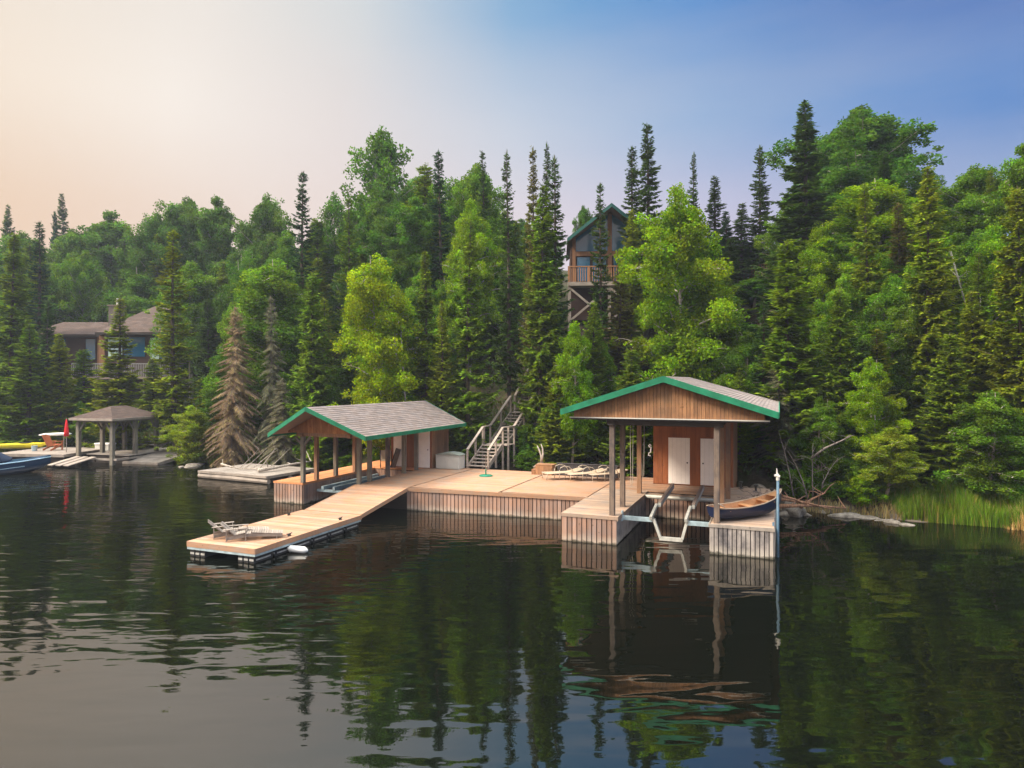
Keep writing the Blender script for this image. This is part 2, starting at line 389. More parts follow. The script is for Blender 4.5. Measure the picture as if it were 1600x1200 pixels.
def make_water():
    me = bpy.data.meshes.new('lake_water')
    me.from_pydata([(-440,-150,0),(440,-150,0),(440,140,0),(-440,140,0)], [], [(0,1,2,3)])
    m, N, L = mat('lake_water')
    g = nd(N, 'ShaderNodeNewGeometry'); pos = g.outputs['Position']
    def mp(sx, sy, rz):
        q = nd(N, 'ShaderNodeMapping'); L.new(pos, q.inputs[0]); q.inputs['Scale'].default_value = (sx, sy, 1); q.inputs['Rotation'].default_value = (0, 0, rz); return q.outputs[0]
    def mth(op, a, b):
        n = nd(N, 'ShaderNodeMath', operation=op)
        for i, v in ((0, a), (1, b)):
            if isinstance(v, (int, float)): n.inputs[i].default_value = v
            else: L.new(v, n.inputs[i])
        return n.outputs[0]
    sp = nd(N, 'ShaderNodeSeparateXYZ'); L.new(pos, sp.inputs[0])
    # ripples: long crests running left to right, calmer on the right and in the lee of the docks
    w1 = noise(N, L, mp(.40, 1.25, -.12), 1.0, 1, .4, .5)
    w2 = noise(N, L, mp(1.2, 3.6, -.2), 1.0, 1, .4, .4)
    w3 = noise(N, L, mp(5, 11, .1), 1.0, 2, .5, 0)
    calm = noise(N, L, mp(.10, .16, .3), 1.0, 2, .5, 0)
    zone = rng(N, L, calm, .40, .62, .25, 1.0)
    lft = rng(N, L, sp.outputs[0], -14, 4, 1.0, .18)
    band = mth('MULTIPLY', rng(N, L, sp.outputs[1], 8.5, 11.5, .25, 1.0), 1.0)
    amp = mth('MULTIPLY', mth('MULTIPLY', zone, lft), band)
    h = mth('ADD', mth('MULTIPLY', w1, .40), mth('MULTIPLY', w2, mth('MULTIPLY', amp, .60)))
    h = mth('ADD', h, mth('MULTIPLY', w3, mth('MULTIPLY', amp, .035)))
    b = nd(N, 'ShaderNodeBump'); b.inputs['Strength'].default_value = 1.0; b.inputs['Distance'].default_value = WAVE
    L.new(h, b.inputs['Height'])
    d = nd(N, 'ShaderNodeBsdfDiffuse'); d.inputs[0].default_value = (.002, .003, .0018, 1)
    gl = nd(N, 'ShaderNodeBsdfGlossy'); gl.inputs['Roughness'].default_value = .015; gl.inputs[0].default_value = (1,.955,.90,1)
    fr = nd(N, 'ShaderNodeFresnel'); fr.inputs['IOR'].default_value = WIOR
    L.new(b.outputs[0], gl.inputs['Normal']); L.new(b.outputs[0], fr.inputs['Normal'])
    mx = nd(N, 'ShaderNodeMixShader'); L.new(mth('ADD', mth('MULTIPLY', fr.outputs[0], .45), .13), mx.inputs[0]); L.new(d.outputs[0], mx.inputs[1]); L.new(gl.outputs[0], mx.inputs[2])
    o = nd(N, 'ShaderNodeOutputMaterial'); L.new(mx.outputs[0], o.inputs[0])
    me.materials.append(m)
    ob = bpy.data.objects.new('lake_water', me); COL.objects.link(ob); tag(ob, kind='structure')
WAVE, WIOR, HAZE = .055, 2.0, True
make_water()
# ------------------------------------------------------------------ docks
ZD = .94
def planks_u(mb, u0, u1, v0, v1, z, w=.14, gap=.011, th=.04, clip=None, var=.2):
    """boards running along u, laid side by side along v"""
    mb.var = var
    v = v0
    while v < v1-.01:
        e = min(v+w-gap, v1)
        a, b = (u0, u1) if clip is None else clip((v+e)/2)
        if b > a: mb.box((a, v, z-th), (b, e, z + R.uniform(-.002, .002)))
        v += w
def planks_v(mb, u0, u1, v0, v1, z, w=.14, gap=.011, th=.04, var=.2):
    mb.var = var
    u = u0
    while u < u1-.01:
        e = min(u+w-gap, u1); mb.box((u, v0, z-th), (e, v1, z + R.uniform(-.002, .002))); u += w
def slats(mb, p, q, z0, z1, w=.135, gap=.032, th=.03, var=.24, jag=.0):
    """upright boards along the plan line p->q"""
    mb.var = var
    p, q = Vector((*p, 0)), Vector((*q, 0)); L_ = (q-p).length; d = (q-p)/L_; n_ = Vector((d.y, -d.x, 0))
    k = max(1, round(L_/(w+gap))); st = L_/k
    for i in range(k):
        a = p + d*(i*st+gap/2); b = p + d*((i+1)*st-gap/2)
        vs = []
        zz = z0 - R.uniform(0, jag)
        for z in (zz, z1):
            for c_ in (a, b, b+n_*th, a+n_*th): vs.append((c_.x, c_.y, z))
        mb.add(vs, [(0,1,2,3),(7,6,5,4),(0,4,5,1),(1,5,6,2),(2,6,7,3),(3,7,4,0)])
def local(root_uv):
    """things on the docks are built round their own base point"""
    u, v = root_uv; return P(u, v, 0)
def dock(name, label, u, v, group=None, z=0): return thing(name, label, 'dock', P(u, v, z), TH, group)

# main deck; local origin at u=-10.1, v=0
D = dock('main_deck', 'large pinkish cedar deck with slatted skirt between the two boat shelters', -10.1, 0)
def fv(u): return 2.62 + (u+10.1)/10.1*.68        # front edge
mb = MB(); mb.var = .11; mb.hue = .02
secs = [(-10.1, -7.62), (-7.6, -3.62), (-3.6, -.02)]
def fascia_line(mb, p, q, z0, z1, th=.04, tint=None):
    p, q = Vector((*p, 0)), Vector((*q, 0)); mb.beam(p+Vector((0,0,(z0+z1)/2)), q+Vector((0,0,(z0+z1)/2)), th, z1-z0, tint=tint)
for i, (a, b) in enumerate(secs):
    v = 2.45; a += .03; b -= .03; base = (.98, 1.03, 1.0)[i]
    while v < 9.3:
        e = min(v+.132, 9.3)
        vs = []
        # clip to the slanting front edge
        lo_a, lo_b = max(v, fv(a)), max(v, fv(b))
        if e > max(lo_a, lo_b)+.004:
            mb.col = base; t = mb._tint(); z = ZD + R.uniform(-.0015, .0015)
            A_, B_ = a+10.1, b+10.1
            mb.add([(A_,lo_a,z-.04),(B_,lo_b,z-.04),(B_,e,z-.04),(A_,e,z-.04),(A_,lo_a,z),(B_,lo_b,z),(B_,e,z),(A_,e,z)],
                   [(0,3,2,1),(4,5,6,7),(0,1,5,4),(1,2,6,5),(2,3,7,6),(3,0,4,7)], t)
        v += .14
mb.col = 1
mb.build('decking', M['deck'], D)
mb = MB(); mb.poly([(.06, fv(-10.04)+.12), (10.04, fv(-.06)+.12), (10.04, 9.25), (.06, 9.25)], -.6, ZD-.05); mb.build('dark_core', M['dark'], D)  # solid dark block stands in for the shaded cavity behind the slats
mb = MB(); slats(mb, (2.45, fv(-7.65)), (10.05, fv(-.05)), -.05, ZD-.14); mb.build('skirt', M['skirt'], D)
mb = MB(); mb.var = .05; fascia_line(mb, (2.4, fv(-7.7)-.045), (10.06, fv(-.04)-.045), ZD-.145, ZD+.004, .05)
fascia_line(mb, (0, 9.33), (10.1, 9.33), ZD-.16, ZD+.003, .04); mb.build('edge_board', M['deck'], D)

# boathouse dock: U round the slip
D = dock('boathouse_dock', 'pale U-shaped dock round the boat slip under the right boathouse', 0, 0)
mb = MB()
planks_u(mb, 0, 1.87, 0, 5.6, ZD)
mb.build('left_walkway', M['deck_pale'], D)
mb = MB(); planks_u(mb, 0, 4.80, 5.6, 7.66, ZD); planks_u(mb, 0, 1.70, 7.66, 9.4, ZD); mb.build('rear_walkway', M['deck'], D)
mb = MB(); planks_u(mb, 4.82, 6.67, 0, 8.0, ZD); mb.build('right_walkway', M['deck_pale'], D)
mb = MB(); mb.box((.05,.06,-.7),(1.82,9.3,ZD-.05)); mb.box((1.82,5.17,-.7),(6.6,7.9,ZD-.05)); mb.box((4.87,.06,-.7),(6.62,5.17,ZD-.05)); mb.box((1.82,7.9,-.7),(5.0,10.6,ZD-.05)); mb.build('dark_core', M['dark'], D)  # dark blocks carry the under-dock shade seen through the slat gaps
mb = MB(); slats(mb, (0, 0), (1.87, 0), -.04, ZD-.10, .14, .035); slats(mb, (0, 3.2), (0, 0), -.04, ZD-.10); mb.build('front_skirt', M['skirt'], D)
mb = MB(); slats(mb, (1.87, 5.1), (4.80, 5.1), -.25, ZD-.06, .125, .035, var=.3); mb.build('slip_skirt', M['skirt'], D)
mb = MB(); slats(mb, (4.80, 0), (6.67, 0), -.04, ZD-.08, .11, .028, var=.25); slats(mb, (6.67, 0), (6.67, 8), -.04, ZD-.08, .12, .03, var=.25); mb.build('grey_skirt', M['skirt_grey'], D)
mb = MB(); mb.var = .06
mb.box((1.825, .0, .03), (1.875, 5.1, ZD-.045)); mb.box((4.795, .0, .03), (4.845, 5.1, ZD-.045)); mb.build('slip_side_board', M['skirt_grey'], D)
mb = MB(); mb.var = .05
mb.box((-.03,-.05,ZD-.11),(1.9,-.002,ZD+.003)); mb.box((-.045,0,ZD-.11),(-.002,3.2,ZD+.002)); mb.box((1.872,-.05,ZD-.14),(1.91,5.1,ZD+.002))
mb.box((1.92,5.05,ZD-.12),(4.77,5.098,ZD+.003)); mb.build('edge_board', M['deck_pale'], D)
mb = MB(); mb.var = .05; mb.box((4.77,-.05,ZD-.10),(6.7,-.002,ZD+.003)); mb.box((4.76,0,ZD-.12),(4.80,5.1,ZD+.002)); mb.build('grey_edge_board', M['grey'], D)

# dock of the left shelter
D = dock('orange_dock', 'narrow orange stained dock along the left side of the boat shelter', -14.1, 2.25)
mb = MB(); planks_v(mb, 0, 1.55, 0, 4.2, ZD, .14); planks_v(mb, 0, 4.0, 5.6, 9.0, ZD-.001, .14); planks_v(mb, 0, 1.55, 4.2, 5.6, ZD, .14)
mb.build('decking', M['deck_orange'], D)
mb = MB(); mb.box((.05,.06,-.8),(1.5,8.9,ZD-.05)); mb.box((1.5,5.65,-.8),(3.95,8.9,ZD-.05)); mb.build('dark_core', M['dark'], D)  # dark fill in place of the shade inside this dock
mb = MB(); slats(mb, (0,0), (1.55,0), -.04, ZD-.07, .125, .035); slats(mb, (1.55,0), (1.55,5.6), -.04, ZD-.07, .14, .02); slats(mb, (1.55,5.6),(3.95,5.6), -.04, ZD-.07, .14, .02)
slats(mb, (0,9),(0,0), -.04, ZD-.07, .14, .03); mb.build('skirt', M['skirt'], D)
mb = MB(); mb.box((-.02,-.04,ZD-.08),(1.57,-.002,ZD+.003)); mb.box((1.552,-.03,ZD-.10),(1.59,5.6,ZD+.002)); mb.build('edge_board', M['deck_orange'], D)

# gangway and floating dock
ZF = .45
D = dock('gangway', 'sloping cedar gangway from the main deck down to the floating dock', -10.05, 2.62)
mb = MB(); mb.var = .12
n_ = 25; mb.var = .16
for i in range(n_):
    t0, t1 = i/n_, (i+.95)/n_
    v0_, v1_ = -3.32*t0, -3.32*t1
    z0_, z1_ = ZD+.02 - (ZD+.02-ZF-.012)*t0, ZD+.02 - (ZD+.02-ZF-.012)*t1
    t = mb._tint()
    for (va, za, vb, zb) in ((v0_, z0_, v1_, z1_),):
        b0, b1 = 2.47, 2.47
        mb.add([(0,vb,zb-.04),(b1,vb,zb-.04),(b0,va,za-.04),(0,va,za-.04),(0,vb,zb),(b1,vb,zb),(b0,va,za),(0,va,za)],
               [(0,3,2,1),(4,5,6,7),(0,1,5,4),(1,2,6,5),(2,3,7,6),(3,0,4,7)], t)
mb.build('decking', M['deck'], D)
mb = MB()
for x in (-.03, 2.50): mb.beam((x, 0, ZD-.05), (x, -3.32, ZF-.055), .045, .15)
mb.build('side_beam', M['deck'], D)

D = dock('floating_dock', 'long cedar floating dock on black pontoons reaching out over the lake', -10.15, -6.15)
mb = MB(); planks_u(mb, 0, 2.6, 0, 5.42, ZF, .14, .011); mb.build('decking', M['float'], D)
mb = MB(); mb.var = .05; mb.box((-.02,-.045,ZF-.16),(2.62,-.002,ZF+.002)); mb.box((2.602,-.03,ZF-.16),(2.645,5.42,ZF+.002)); mb.box((-.045,-.03,ZF-.16),(-.002,5.42,ZF+.002)); mb.build('edge_board', M['float'], D)
mb = MB(); mb.box((.04,.04,ZF-.20),(2.56,5.38,ZF-.05)); mb.build('dark_core', M['dark'], D)
mb = MB(); mb.box((-.02,-.035,ZF-.235),(2.62,.03,ZF-.165)); mb.box((2.56,.03,ZF-.235),(2.625,5.4,ZF-.165)); mb.build('steel_rail', M['steel'], D)
for k in range(2):
    for j in range(6):
        u0_ = .03 if k == 0 else 1.92; v0_ = .0 + j*.91
        mb = MB(); x = u0_
        for q in range(3):
            mb.box((x+.015, v0_+.02, -.28), (x+.195, v0_+.84, ZF-.24)); x += .21
        f_ = mb.build('pontoon', M['black'], D, bevel=.02)
        mb = MB(); x = u0_
        for q in range(3):
            mb.box((x+.03, v0_+.008, .06), (x+.18, v0_+.026, .12)); x += .21
        xs_ = u0_+.618 if k else u0_-.002
        mb.box((xs_-.004, v0_+.10, .065), (xs_+.012, v0_+.72, .11))
        mb.build('pale_band', M['band'], f_)

# cleats on floating dock
def cleat(u, v, label):
    c_ = thing('dock_cleat', label, 'cleat', P(u, v, ZF+.001), TH+math.pi/2, 'black cleats on the floating dock')
    mb = MB(); mb.tube([(-.13,0,.085),(-.07,0,.07),(.07,0,.07),(.13,0,.085)], [.012,.018,.018,.012]); mb.build('horn', M['metal'], c_)
    mb = MB(); mb.box((-.045,-.022,0),(-.02,.022,.065)); mb.box((.02,-.022,0),(.045,.022,.065)); mb.box((-.07,-.03,0),(.07,.03,.01)); mb.build('base', M['metal'], c_)
cleat(-7.72, -4.45, 'black cleat on the dock edge above the white fender')
cleat(-7.72, -1.75, 'black cleat on the near edge of the floating dock beside the gangway')
cleat(-9.98, -1.75, 'black cleat on the far edge of the floating dock')
# fender
fd = thing('boat_fender', 'white cylinder fender floating beside the floating dock on a dark line', 'fender', P(-7.25, -4.62, .10), TH+.25)
mb = MB(); mb.tube([(-.34,0,.03),(-.30,0,.03),(-.25,0,.02),(.22,0,-.01),(.28,0,-.02),(.33,0,-.02)], [.03,.06,.105,.105,.07,.03], 14); mb.build('float_body', M['white'], fd, smooth=True)
mb = MB(); mb.tube([(-.34,0,.03),(-.36,.12,.25),(-.40,.22,.42)], .009); mb.build('line', M['metal'], fd)

# ------------------------------------------------------------------ roofs
def shingled(mb, e0, e1, r0, r1, course=.2, tab=.33, lift=.014, var=.16):
    e0, e1, r0, r1 = map(Vector, (e0, e1, r0, r1))
    nrm = (e1-e0).cross(r0-e0)
    if nrm.length < 1e-4: nrm = (e1-e0).cross(r1-e0)
    nrm.normalize()
    if nrm.z < 0: nrm = -nrm
    Ls = max((r0-e0).length, (r1-e1).length)
    n = max(3, round(Ls/course))
    for i in range(n):
        t0, t1 = i/n, (i+1)/n
        a0, a1 = e0.lerp(r0, t0), e1.lerp(r1, t0); b0, b1 = e0.lerp(r0, t1), e1.lerp(r1, t1)
        L_ = (a1-a0).length; k = max(1, round(L_/tab)); off = R.random()*.6
        cuts = [0] + [min(1, (j+off)/k) for j in range(1, k)] + [1]
        for s0, s1 in zip(cuts[:-1], cuts[1:]):
            if s1-s0 < 1e-4: continue
            kk = 1 + R.uniform(-var, var); h = R.uniform(-.04, .04)
            p0, p1 = a0.lerp(a1, s0)+nrm*lift, a0.lerp(a1, s1)+nrm*lift
            q0, q1 = b0.lerp(b1, s0)+nrm*.001, b0.lerp(b1, s1)+nrm*.001
            mb.add([p0, p1, q1, q0, p0-nrm*lift, p1-nrm*lift], [(0,1,2,3),(4,5,1,0)], (kk*(1+h), kk, kk*(1-h), 1))
def slab(mb, e0, e1, r0, r1, th):
    e0, e1, r0, r1 = map(Vector, (e0, e1, r0, r1)); d = Vector((0,0,-th)); g = Vector((0,0,-.004))
    vs = [e0+g, e1+g, r1+g, r0+g, e0+d, e1+d, r1+d, r0+d]
    mb.add(vs, [(0,1,2,3),(7,6,5,4),(0,4,5,1),(1,5,6,2),(2,6,7,3),(3,7,4,0)])
def fascia(mb, p, q, out, h=.17, th=.035):
    """vertical board hanging from the line p->q, set out along out"""
    p, q, out = Vector(p), Vector(q), Vector(out); a = out*.002; b = out*(th)
    vs = []
    for z in (-h, .018):
        for c_ in (p+a, q+a, q+b, p+b): vs.append(c_+Vector((0,0,z)))
    mb.add(vs, [(0,1,2,3),(7,6,5,4),(0,4,5,1),(1,5,6,2),(2,6,7,3),(3,7,4,0)])
def vboards(mb, pts_fn, x0, x1, w=.13, th=.02, y=0, var=.14):
    """upright boards filling pts_fn(x)->(z0,z1) between x0 and x1 in the plane y; faces -y"""
    mb.var = var; x = x0
    while x < x1-.005:
        e = min(x+w, x1); g = .004
        (a0, a1), (b0, b1) = pts_fn(x+g), pts_fn(e-g)
        o_ = R.uniform(0, .006)
        mb.add([(x+g,y-th-o_,a0),(e-g,y-th-o_,b0),(e-g,y,b0),(x+g,y,a0),(x+g,y-th-o_,a1),(e-g,y-th-o_,b1),(e-g,y,b1),(x+g,y,a1)],
               [(0,3,2,1),(4,5,6,7),(0,1,5,4),(1,2,6,5),(2,3,7,6),(3,0,4,7)])
        x += w

# ------------------------------------------------------------------ right boathouse (origin at the dock corner)
B = thing('boathouse', 'open right boathouse with green-edged gable, six posts and a brown shed behind', 'boathouse', P(0, 0, 0), TH)
U0, U1, UR, V0, V1, VB, ZE, ZR = .05, 6.80, 3.42, -.32, 11.0, 6.4, 4.45, 5.54
lc = ((U0,V0,ZE),(U0,V1,ZE),(UR,V0,ZR),(UR,VB,ZR)); rc = ((U1,V0,ZE),(U1,V1,ZE),(UR,V0,ZR),(UR,VB,ZR))
mb = MB(); shingled(mb, *lc); shingled(mb, *rc); shingled(mb, (U0,V1,ZE),(U1,V1,ZE),(UR,VB,ZR),(UR,VB,ZR))
roof = mb.build('roof', M['shingle_pale'], B)
mb = MB(); slab(mb, *lc, .08); slab(mb, *rc, .08); slab(mb, (U0,V1,ZE),(U1,V1,ZE),(UR,VB,ZR),(UR,VB,ZR), .08); mb.build('roof_deck', M['soffit'], roof)
mb = MB()
fascia(mb, (U0,V0,ZE), (UR,V0,ZR), (0,-1,0), .185); fascia(mb, (UR,V0,ZR), (U1,V0,ZE), (0,-1,0), .185)
fascia(mb, (U0,V0,ZE), (U0,V1,ZE), (-1,0,0), .16); fascia(mb, (U1,V0,ZE), (U1,V1,ZE), (1,0,0), .16)
mb.build('fascia', M['green'], roof)
mb = MB()
sl = (ZR-ZE)/(UR-U0)
def gb(x): return (4.20, ZE + sl*((x-U0) if x < UR else (U1-x)) - .085)
vboards(mb, gb, .42, 6.43, .115, y=-.06)
mb.build('gable_wall', M['gable'], B)
mb = MB(); mb.box((.28,-.12,4.165),(6.56,-.03,4.199)); mb.build('gable_trim', M['offwhite'], B)
mb = MB(); mb.box((.3,-.04,4.11),(6.55,11.0-.4,4.16)); mb.build('ceiling', M['char'], B)
mb = MB(); mb.var=.05
for x in (1.66, 5.02): mb.box((x-.09,.02,3.93),(x+.09,7.6,4.105))
mb.box((1.5,.08,3.94),(5.2,.24,4.10)); mb.build('beam', M['dark'], B)
for (x, y, k) in ((1.67,.17,'post'),(1.65,1.85,'post'),(1.65,4.95,'post_tan'),(5.0,.17,'post'),(5.02,1.85,'post_tan'),(5.02,4.85,'post_tan')):
    mb = MB(); mb.var=.05; w_ = .085; mb.box((x-w_,y-w_,ZD if x < 4 or y > .5 else ZD-.2),(x+w_,y+w_,3.93)); mb.build('post', M[k], B, bevel=.008)
mb = MB()
vboards(mb, lambda x: (ZD+.02, 4.10), 1.73, 5.04, .2, y=7.70)
w_ = mb.build('shed_wall', M['shed'], B)
mb = MB(); mb.box((1.76,7.70,ZD-.3),(5.02,10.6,4.10)); mb.build('shed_body', M['shed'], w_)
mb = MB(); mb.var=.14
y = 7.68
while y < 10.6: mb.box((5.024,y+.004,ZD-.1),(5.044,min(y+.2,10.62)-.004,4.10)); y += .2
mb.build('shed_side_wall', M['shed_tan'], B)
for (x0, x1, hx) in ((2.38, 3.28, 3.18), (3.72, 4.60, 3.83)):
    mb = MB(); mb.box((x0,7.645,ZD+.05),(x1,7.674,ZD+2.02)); d_ = mb.build('door', M['door'], B, bevel=.004)
    mb = MB()
    for q in range(1, 5): mb.box((x0+(x1-x0)*q/5-.004,7.6425,ZD+.08),(x0+(x1-x0)*q/5+.004,7.6448,ZD+1.99), tint=(.72,.72,.72,1))
    mb.build('panel_groove', M['door'], d_)
    mb = MB(); mb.tube([(hx,7.644,ZD+.97),(hx,7.60,ZD+.97)], [.012,.035], 10); mb.build('handle', M['metal'], d_)
    mb = MB()
    mb.box((x0-.07,7.655,ZD+.02),(x0-.004,7.678,ZD+2.09)); mb.box((x1+.004,7.655,ZD+.02),(x1+.07,7.678,ZD+2.09)); mb.box((x0-.004,7.655,ZD+2.024),(x1+.004,7.678,ZD+2.09)); mb.build('door_frame', M['shed'], d_)
# lights under the ceiling
t = thing('ceiling_light', 'white strip light fixed under the boathouse ceiling above the shed doors', 'light', P(3.6, 5.2, 4.02), TH)
mb = MB(); mb.box((-.30,-.06,.03),(.30,.06,.085)); mb.build('housing', M['white'], t)
mb = MB(); mb.tube([(-.28,-.03,.0),(.28,-.03,.0)], .018, 8); mb.tube([(-.28,.03,.0),(.28,.03,.0)], .018, 8); mb.build('lamp_tube', M['white'], t, smooth=True)
t = thing('spotlight', 'small pale spotlight under the boathouse ceiling beside the front right post', 'light', P(4.55, 2.6, 3.97), TH)
mb = MB(); mb.tube([(0,0,.13),(0,0,.03)], .02, 8); mb.build('arm', M['metal'], t)
mb = MB(); mb.tube([(.04,.06,.05),(0,0,0),(-.06,-.10,-.06)], [.03,.05,.075], 10); mb.build('lamp_head', M['offwhite'], t)
# hanging ropes in the back left bay
for i, (u, v, z0, kk) in enumerate(((1.15, 5.6, 1.1, 'grey rope hanging in a loop left of the shed, leftmost of the pair'), (1.42, 6.6, 1.3, 'grey rope hanging in a loop left of the shed, rightmost of the pair'))):
    t = thing('hanging_rope', kk, 'rope', P(u, v, 4.1), TH, 'ropes hanging in the boathouse bay')
    mb = MB(); mb.tube([(0,0,0),(.01,0,-1.5),(.03,.02,z0-4.1+.1),(.06,.02,z0-4.1),(.10,0,z0-4.1+.12),(.11,0,-1.6),(.12,0,0)], .011, 5); mb.build('cord', M['rope'], t)
t = thing('life_ring_hook', 'white hooks and line hanging on the left corner of the shed wall', 'hook', P(1.66, 7.55, 2.6), TH)
mb = MB(); mb.tube([(0,0,0),(-.05,-.03,.05),(-.10,-.03,.0),(-.06,-.03,-.07),(0,0,-.06),(-.02,0,-.3),(-.09,-.03,-.32),(-.11,-.03,-.42),(-.03,0,-.45)], .03, 6); mb.build('hook', M['white'], t)

# ------------------------------------------------------------------ boat lift in the slip
t = thing('boat_lift', 'blue-grey steel boat lift cradle hung across the slip', 'boat lift', P(1.87, 0, 0), TH)
mb = MB(); mb.box((.02,.62,.72),(1.04,.74,.86)); mb.box((.0,.60,.68),(.05,.76,1.02)); mb.build('front_beam', M['steel'], t, bevel=.006)
mb = MB(); mb.box((2.10,.62,.70),(2.92,.74,.84)); mb.build('front_beam', M['steel'], t, bevel=.006)
mb = MB(); mb.tube([(.02,4.75,.86),(2.90,4.75,.86)], .075, 10); mb.build('rear_beam', M['galv'], t, smooth=True)
mb = MB(); mb.beam((1.08,.66,.83),(1.30,.66,.22),.09,.12,(0,1,0)); mb.beam((1.27,.66,.20),(2.02,.66,.20),.12,.12,(0,0,1)); mb.beam((2.0,.66,.22),(2.16,.66,.83),.09,.12,(0,1,0)); mb.build('cradle', M['galv'], t, bevel=.006)
for x in (1.0, 2.13):
    mb = MB()
    mb.beam((x,.55,.86),(x+.02,1.6,1.12),.09,.12); mb.beam((x+.02 ,1.6,1.11),(x+.34*(1 if x<2 else -1)*0+.16,1.62,1.11),.09,.09); mb.beam((x+.12,1.62,1.13),(x+.10,4.9,1.30),.10,.14)
    bk = mb.build('bunk', M['galv'], t, bevel=.006)
    mb = MB(); mb.beam((x+.12,1.62,1.225),(x+.10,4.9,1.395),.11,.035); mb.build('carpet_pad', M['soffit'], bk)
for x in (1.03, 2.17): mb = MB(); mb.tube([(x,.62,.80),(x,.80,.80)], .055, 8); mb.build('pivot', M['bright'], t)

# ------------------------------------------------------------------ left shelter; local origin = front left post
LU, LV = -12.57, 2.30
B = thing('boat_shelter', 'open left boat shelter with long shingled roof, green edges and round-top posts', 'boat shelter', P(LU, LV, 0), TH)
U0, U1, UR, V0, V1, VF, ZE, ZR = -1.03, 3.88, 1.42, -1.0, 8.4, -1.62, 3.14, 4.32
lc = ((U0,V0,ZE),(U0,V1,ZE),(UR,VF,ZR),(UR,V1,ZR)); rc = ((U1,V0,ZE),(U1,V1,ZE),(UR,VF,ZR),(UR,V1,ZR))
mb = MB(); shingled(mb, *lc, .17, .3); shingled(mb, *rc, .17, .3)
roof = mb.build('roof', M['shingle'], B)
mb = MB(); slab(mb, *lc, .07); slab(mb, *rc, .07); mb.build('roof_deck', M['soffit'], roof)
mb = MB()
fascia(mb, (U0,V0,ZE),(UR,VF,ZR),(-.3,-.95,0),.17); fascia(mb, (UR,VF,ZR),(U1,V0,ZE),(.3,-.95,0),.17)
fascia(mb, (U1,V0,ZE),(U1,V1,ZE),(1,0,0),.15); fascia(mb, (U0,V0,ZE),(U0,V1,ZE),(-1,0,0),.15)
fascia(mb, (U0,V1,ZE),(UR,V1,ZR),(0,1,0),.16); fascia(mb, (UR,V1,ZR),(U1,V1,ZE),(0,1,0),.16)
mb.build('fascia', M['green'], roof)
slL = (ZR-ZE)/(UR-U0); slR = (ZR-ZE)/(U1-UR)
def gl_(x): return (3.13, max(3.14, (ZE + slL*(x-U0) if x < UR else ZE + slR*(U1-x)) - .08))
mb = MB(); vboards(mb, gl_, -.75, 3.55, .15, y=-.05); mb.build('gable_wall', wood('orange_gable_boards', (.50,.24,.10), (.30,.13,.055), 'z', (.14,.08,.05), .6), B)
mb = MB(); mb.var=.05
for x in (0.0, 2.5): mb.box((x-.08,-.2,2.97),(x+.08,8.2,3.12))
mb.box((-.3,-.06,2.98),(2.9,.08,3.125)); mb.build('beam', M['post_tan'], B)
def lpost(x, y, key='post_grey', brace=False):
    mb = MB(); mb.var=.08; mb.box((x-.085,y-.085,ZD),(x+.085,y+.085,2.97)); p_ = mb.build('post', M[key], B, bevel=.012)
    if brace:
        mb = MB(); mb.beam((x-.02,y,2.55),(x-.40,y,2.96),.09,.09,(0,1,0)); mb.beam((x+.02,y,2.55),(x+.40,y,2.96),.09,.09,(0,1,0)); mb.build('brace', M['post_grey'], p_)
lpost(-.0, 0.0, brace=True); lpost(-.02, .95, 'post_tan'); lpost(0, 2.35); lpost(.02, 3.85, 'post_tan')
for y in (.55, 1.35, 2.85, 4.3, 5.5): lpost(2.52, y, 'post_grey' if y != 2.85 else 'post')
mb = MB(); vboards(mb, lambda x: (ZD+.01, 3.0), .55, 2.95, .19, y=6.35); w_ = mb.build('shed_wall', wood('brown_shed_siding', (.30,.12,.055), (.20,.08,.035), 'z'), B)
mb = MB(); mb.box((.57,6.35,ZD-.2),(2.93,8.2,3.1)); mb.build('shed_body', M['shed_tan'], w_)
mb = MB(); mb.var=.14; y = 6.33
while y < 8.2: mb.box((2.935,y+.004,ZD),(2.955,min(y+.19,8.22)-.004,3.1)); y += .19
mb.build('shed_side_wall', M['shed_tan'], B)
for (x0, x1, hx) in ((.72,1.48,1.40),(2.08,2.84,2.76)):
    mb = MB(); mb.box((x0,6.295,ZD+.03),(x1,6.324,ZD+2.0)); d_ = mb.build('door', M['door'], B, bevel=.004)
    mb = MB(); mb.tube([(hx,6.294,ZD+.95),(hx,6.25,ZD+.95)], [.012,.03], 8); mb.build('handle', M['metal'], d_)
t = thing('boat_lift', 'low grey steel boat lift rails in the slip of the left shelter', 'boat lift', P(LU+.1, LV, 0), TH)
for x in (.35, .95, 1.7):
    mb = MB(); mb.beam((x, .75, .62), (x, 5.2, .62), .12, .16); mb.build('rail', M['steel'], t)
mb = MB(); mb.beam((.02,.85,.50),(2.25,.85,.50),.14,.10); mb.beam((.02,4.8,.50),(2.25,4.8,.50),.14,.10); mb.build('crossbeam', M['steel'], t)
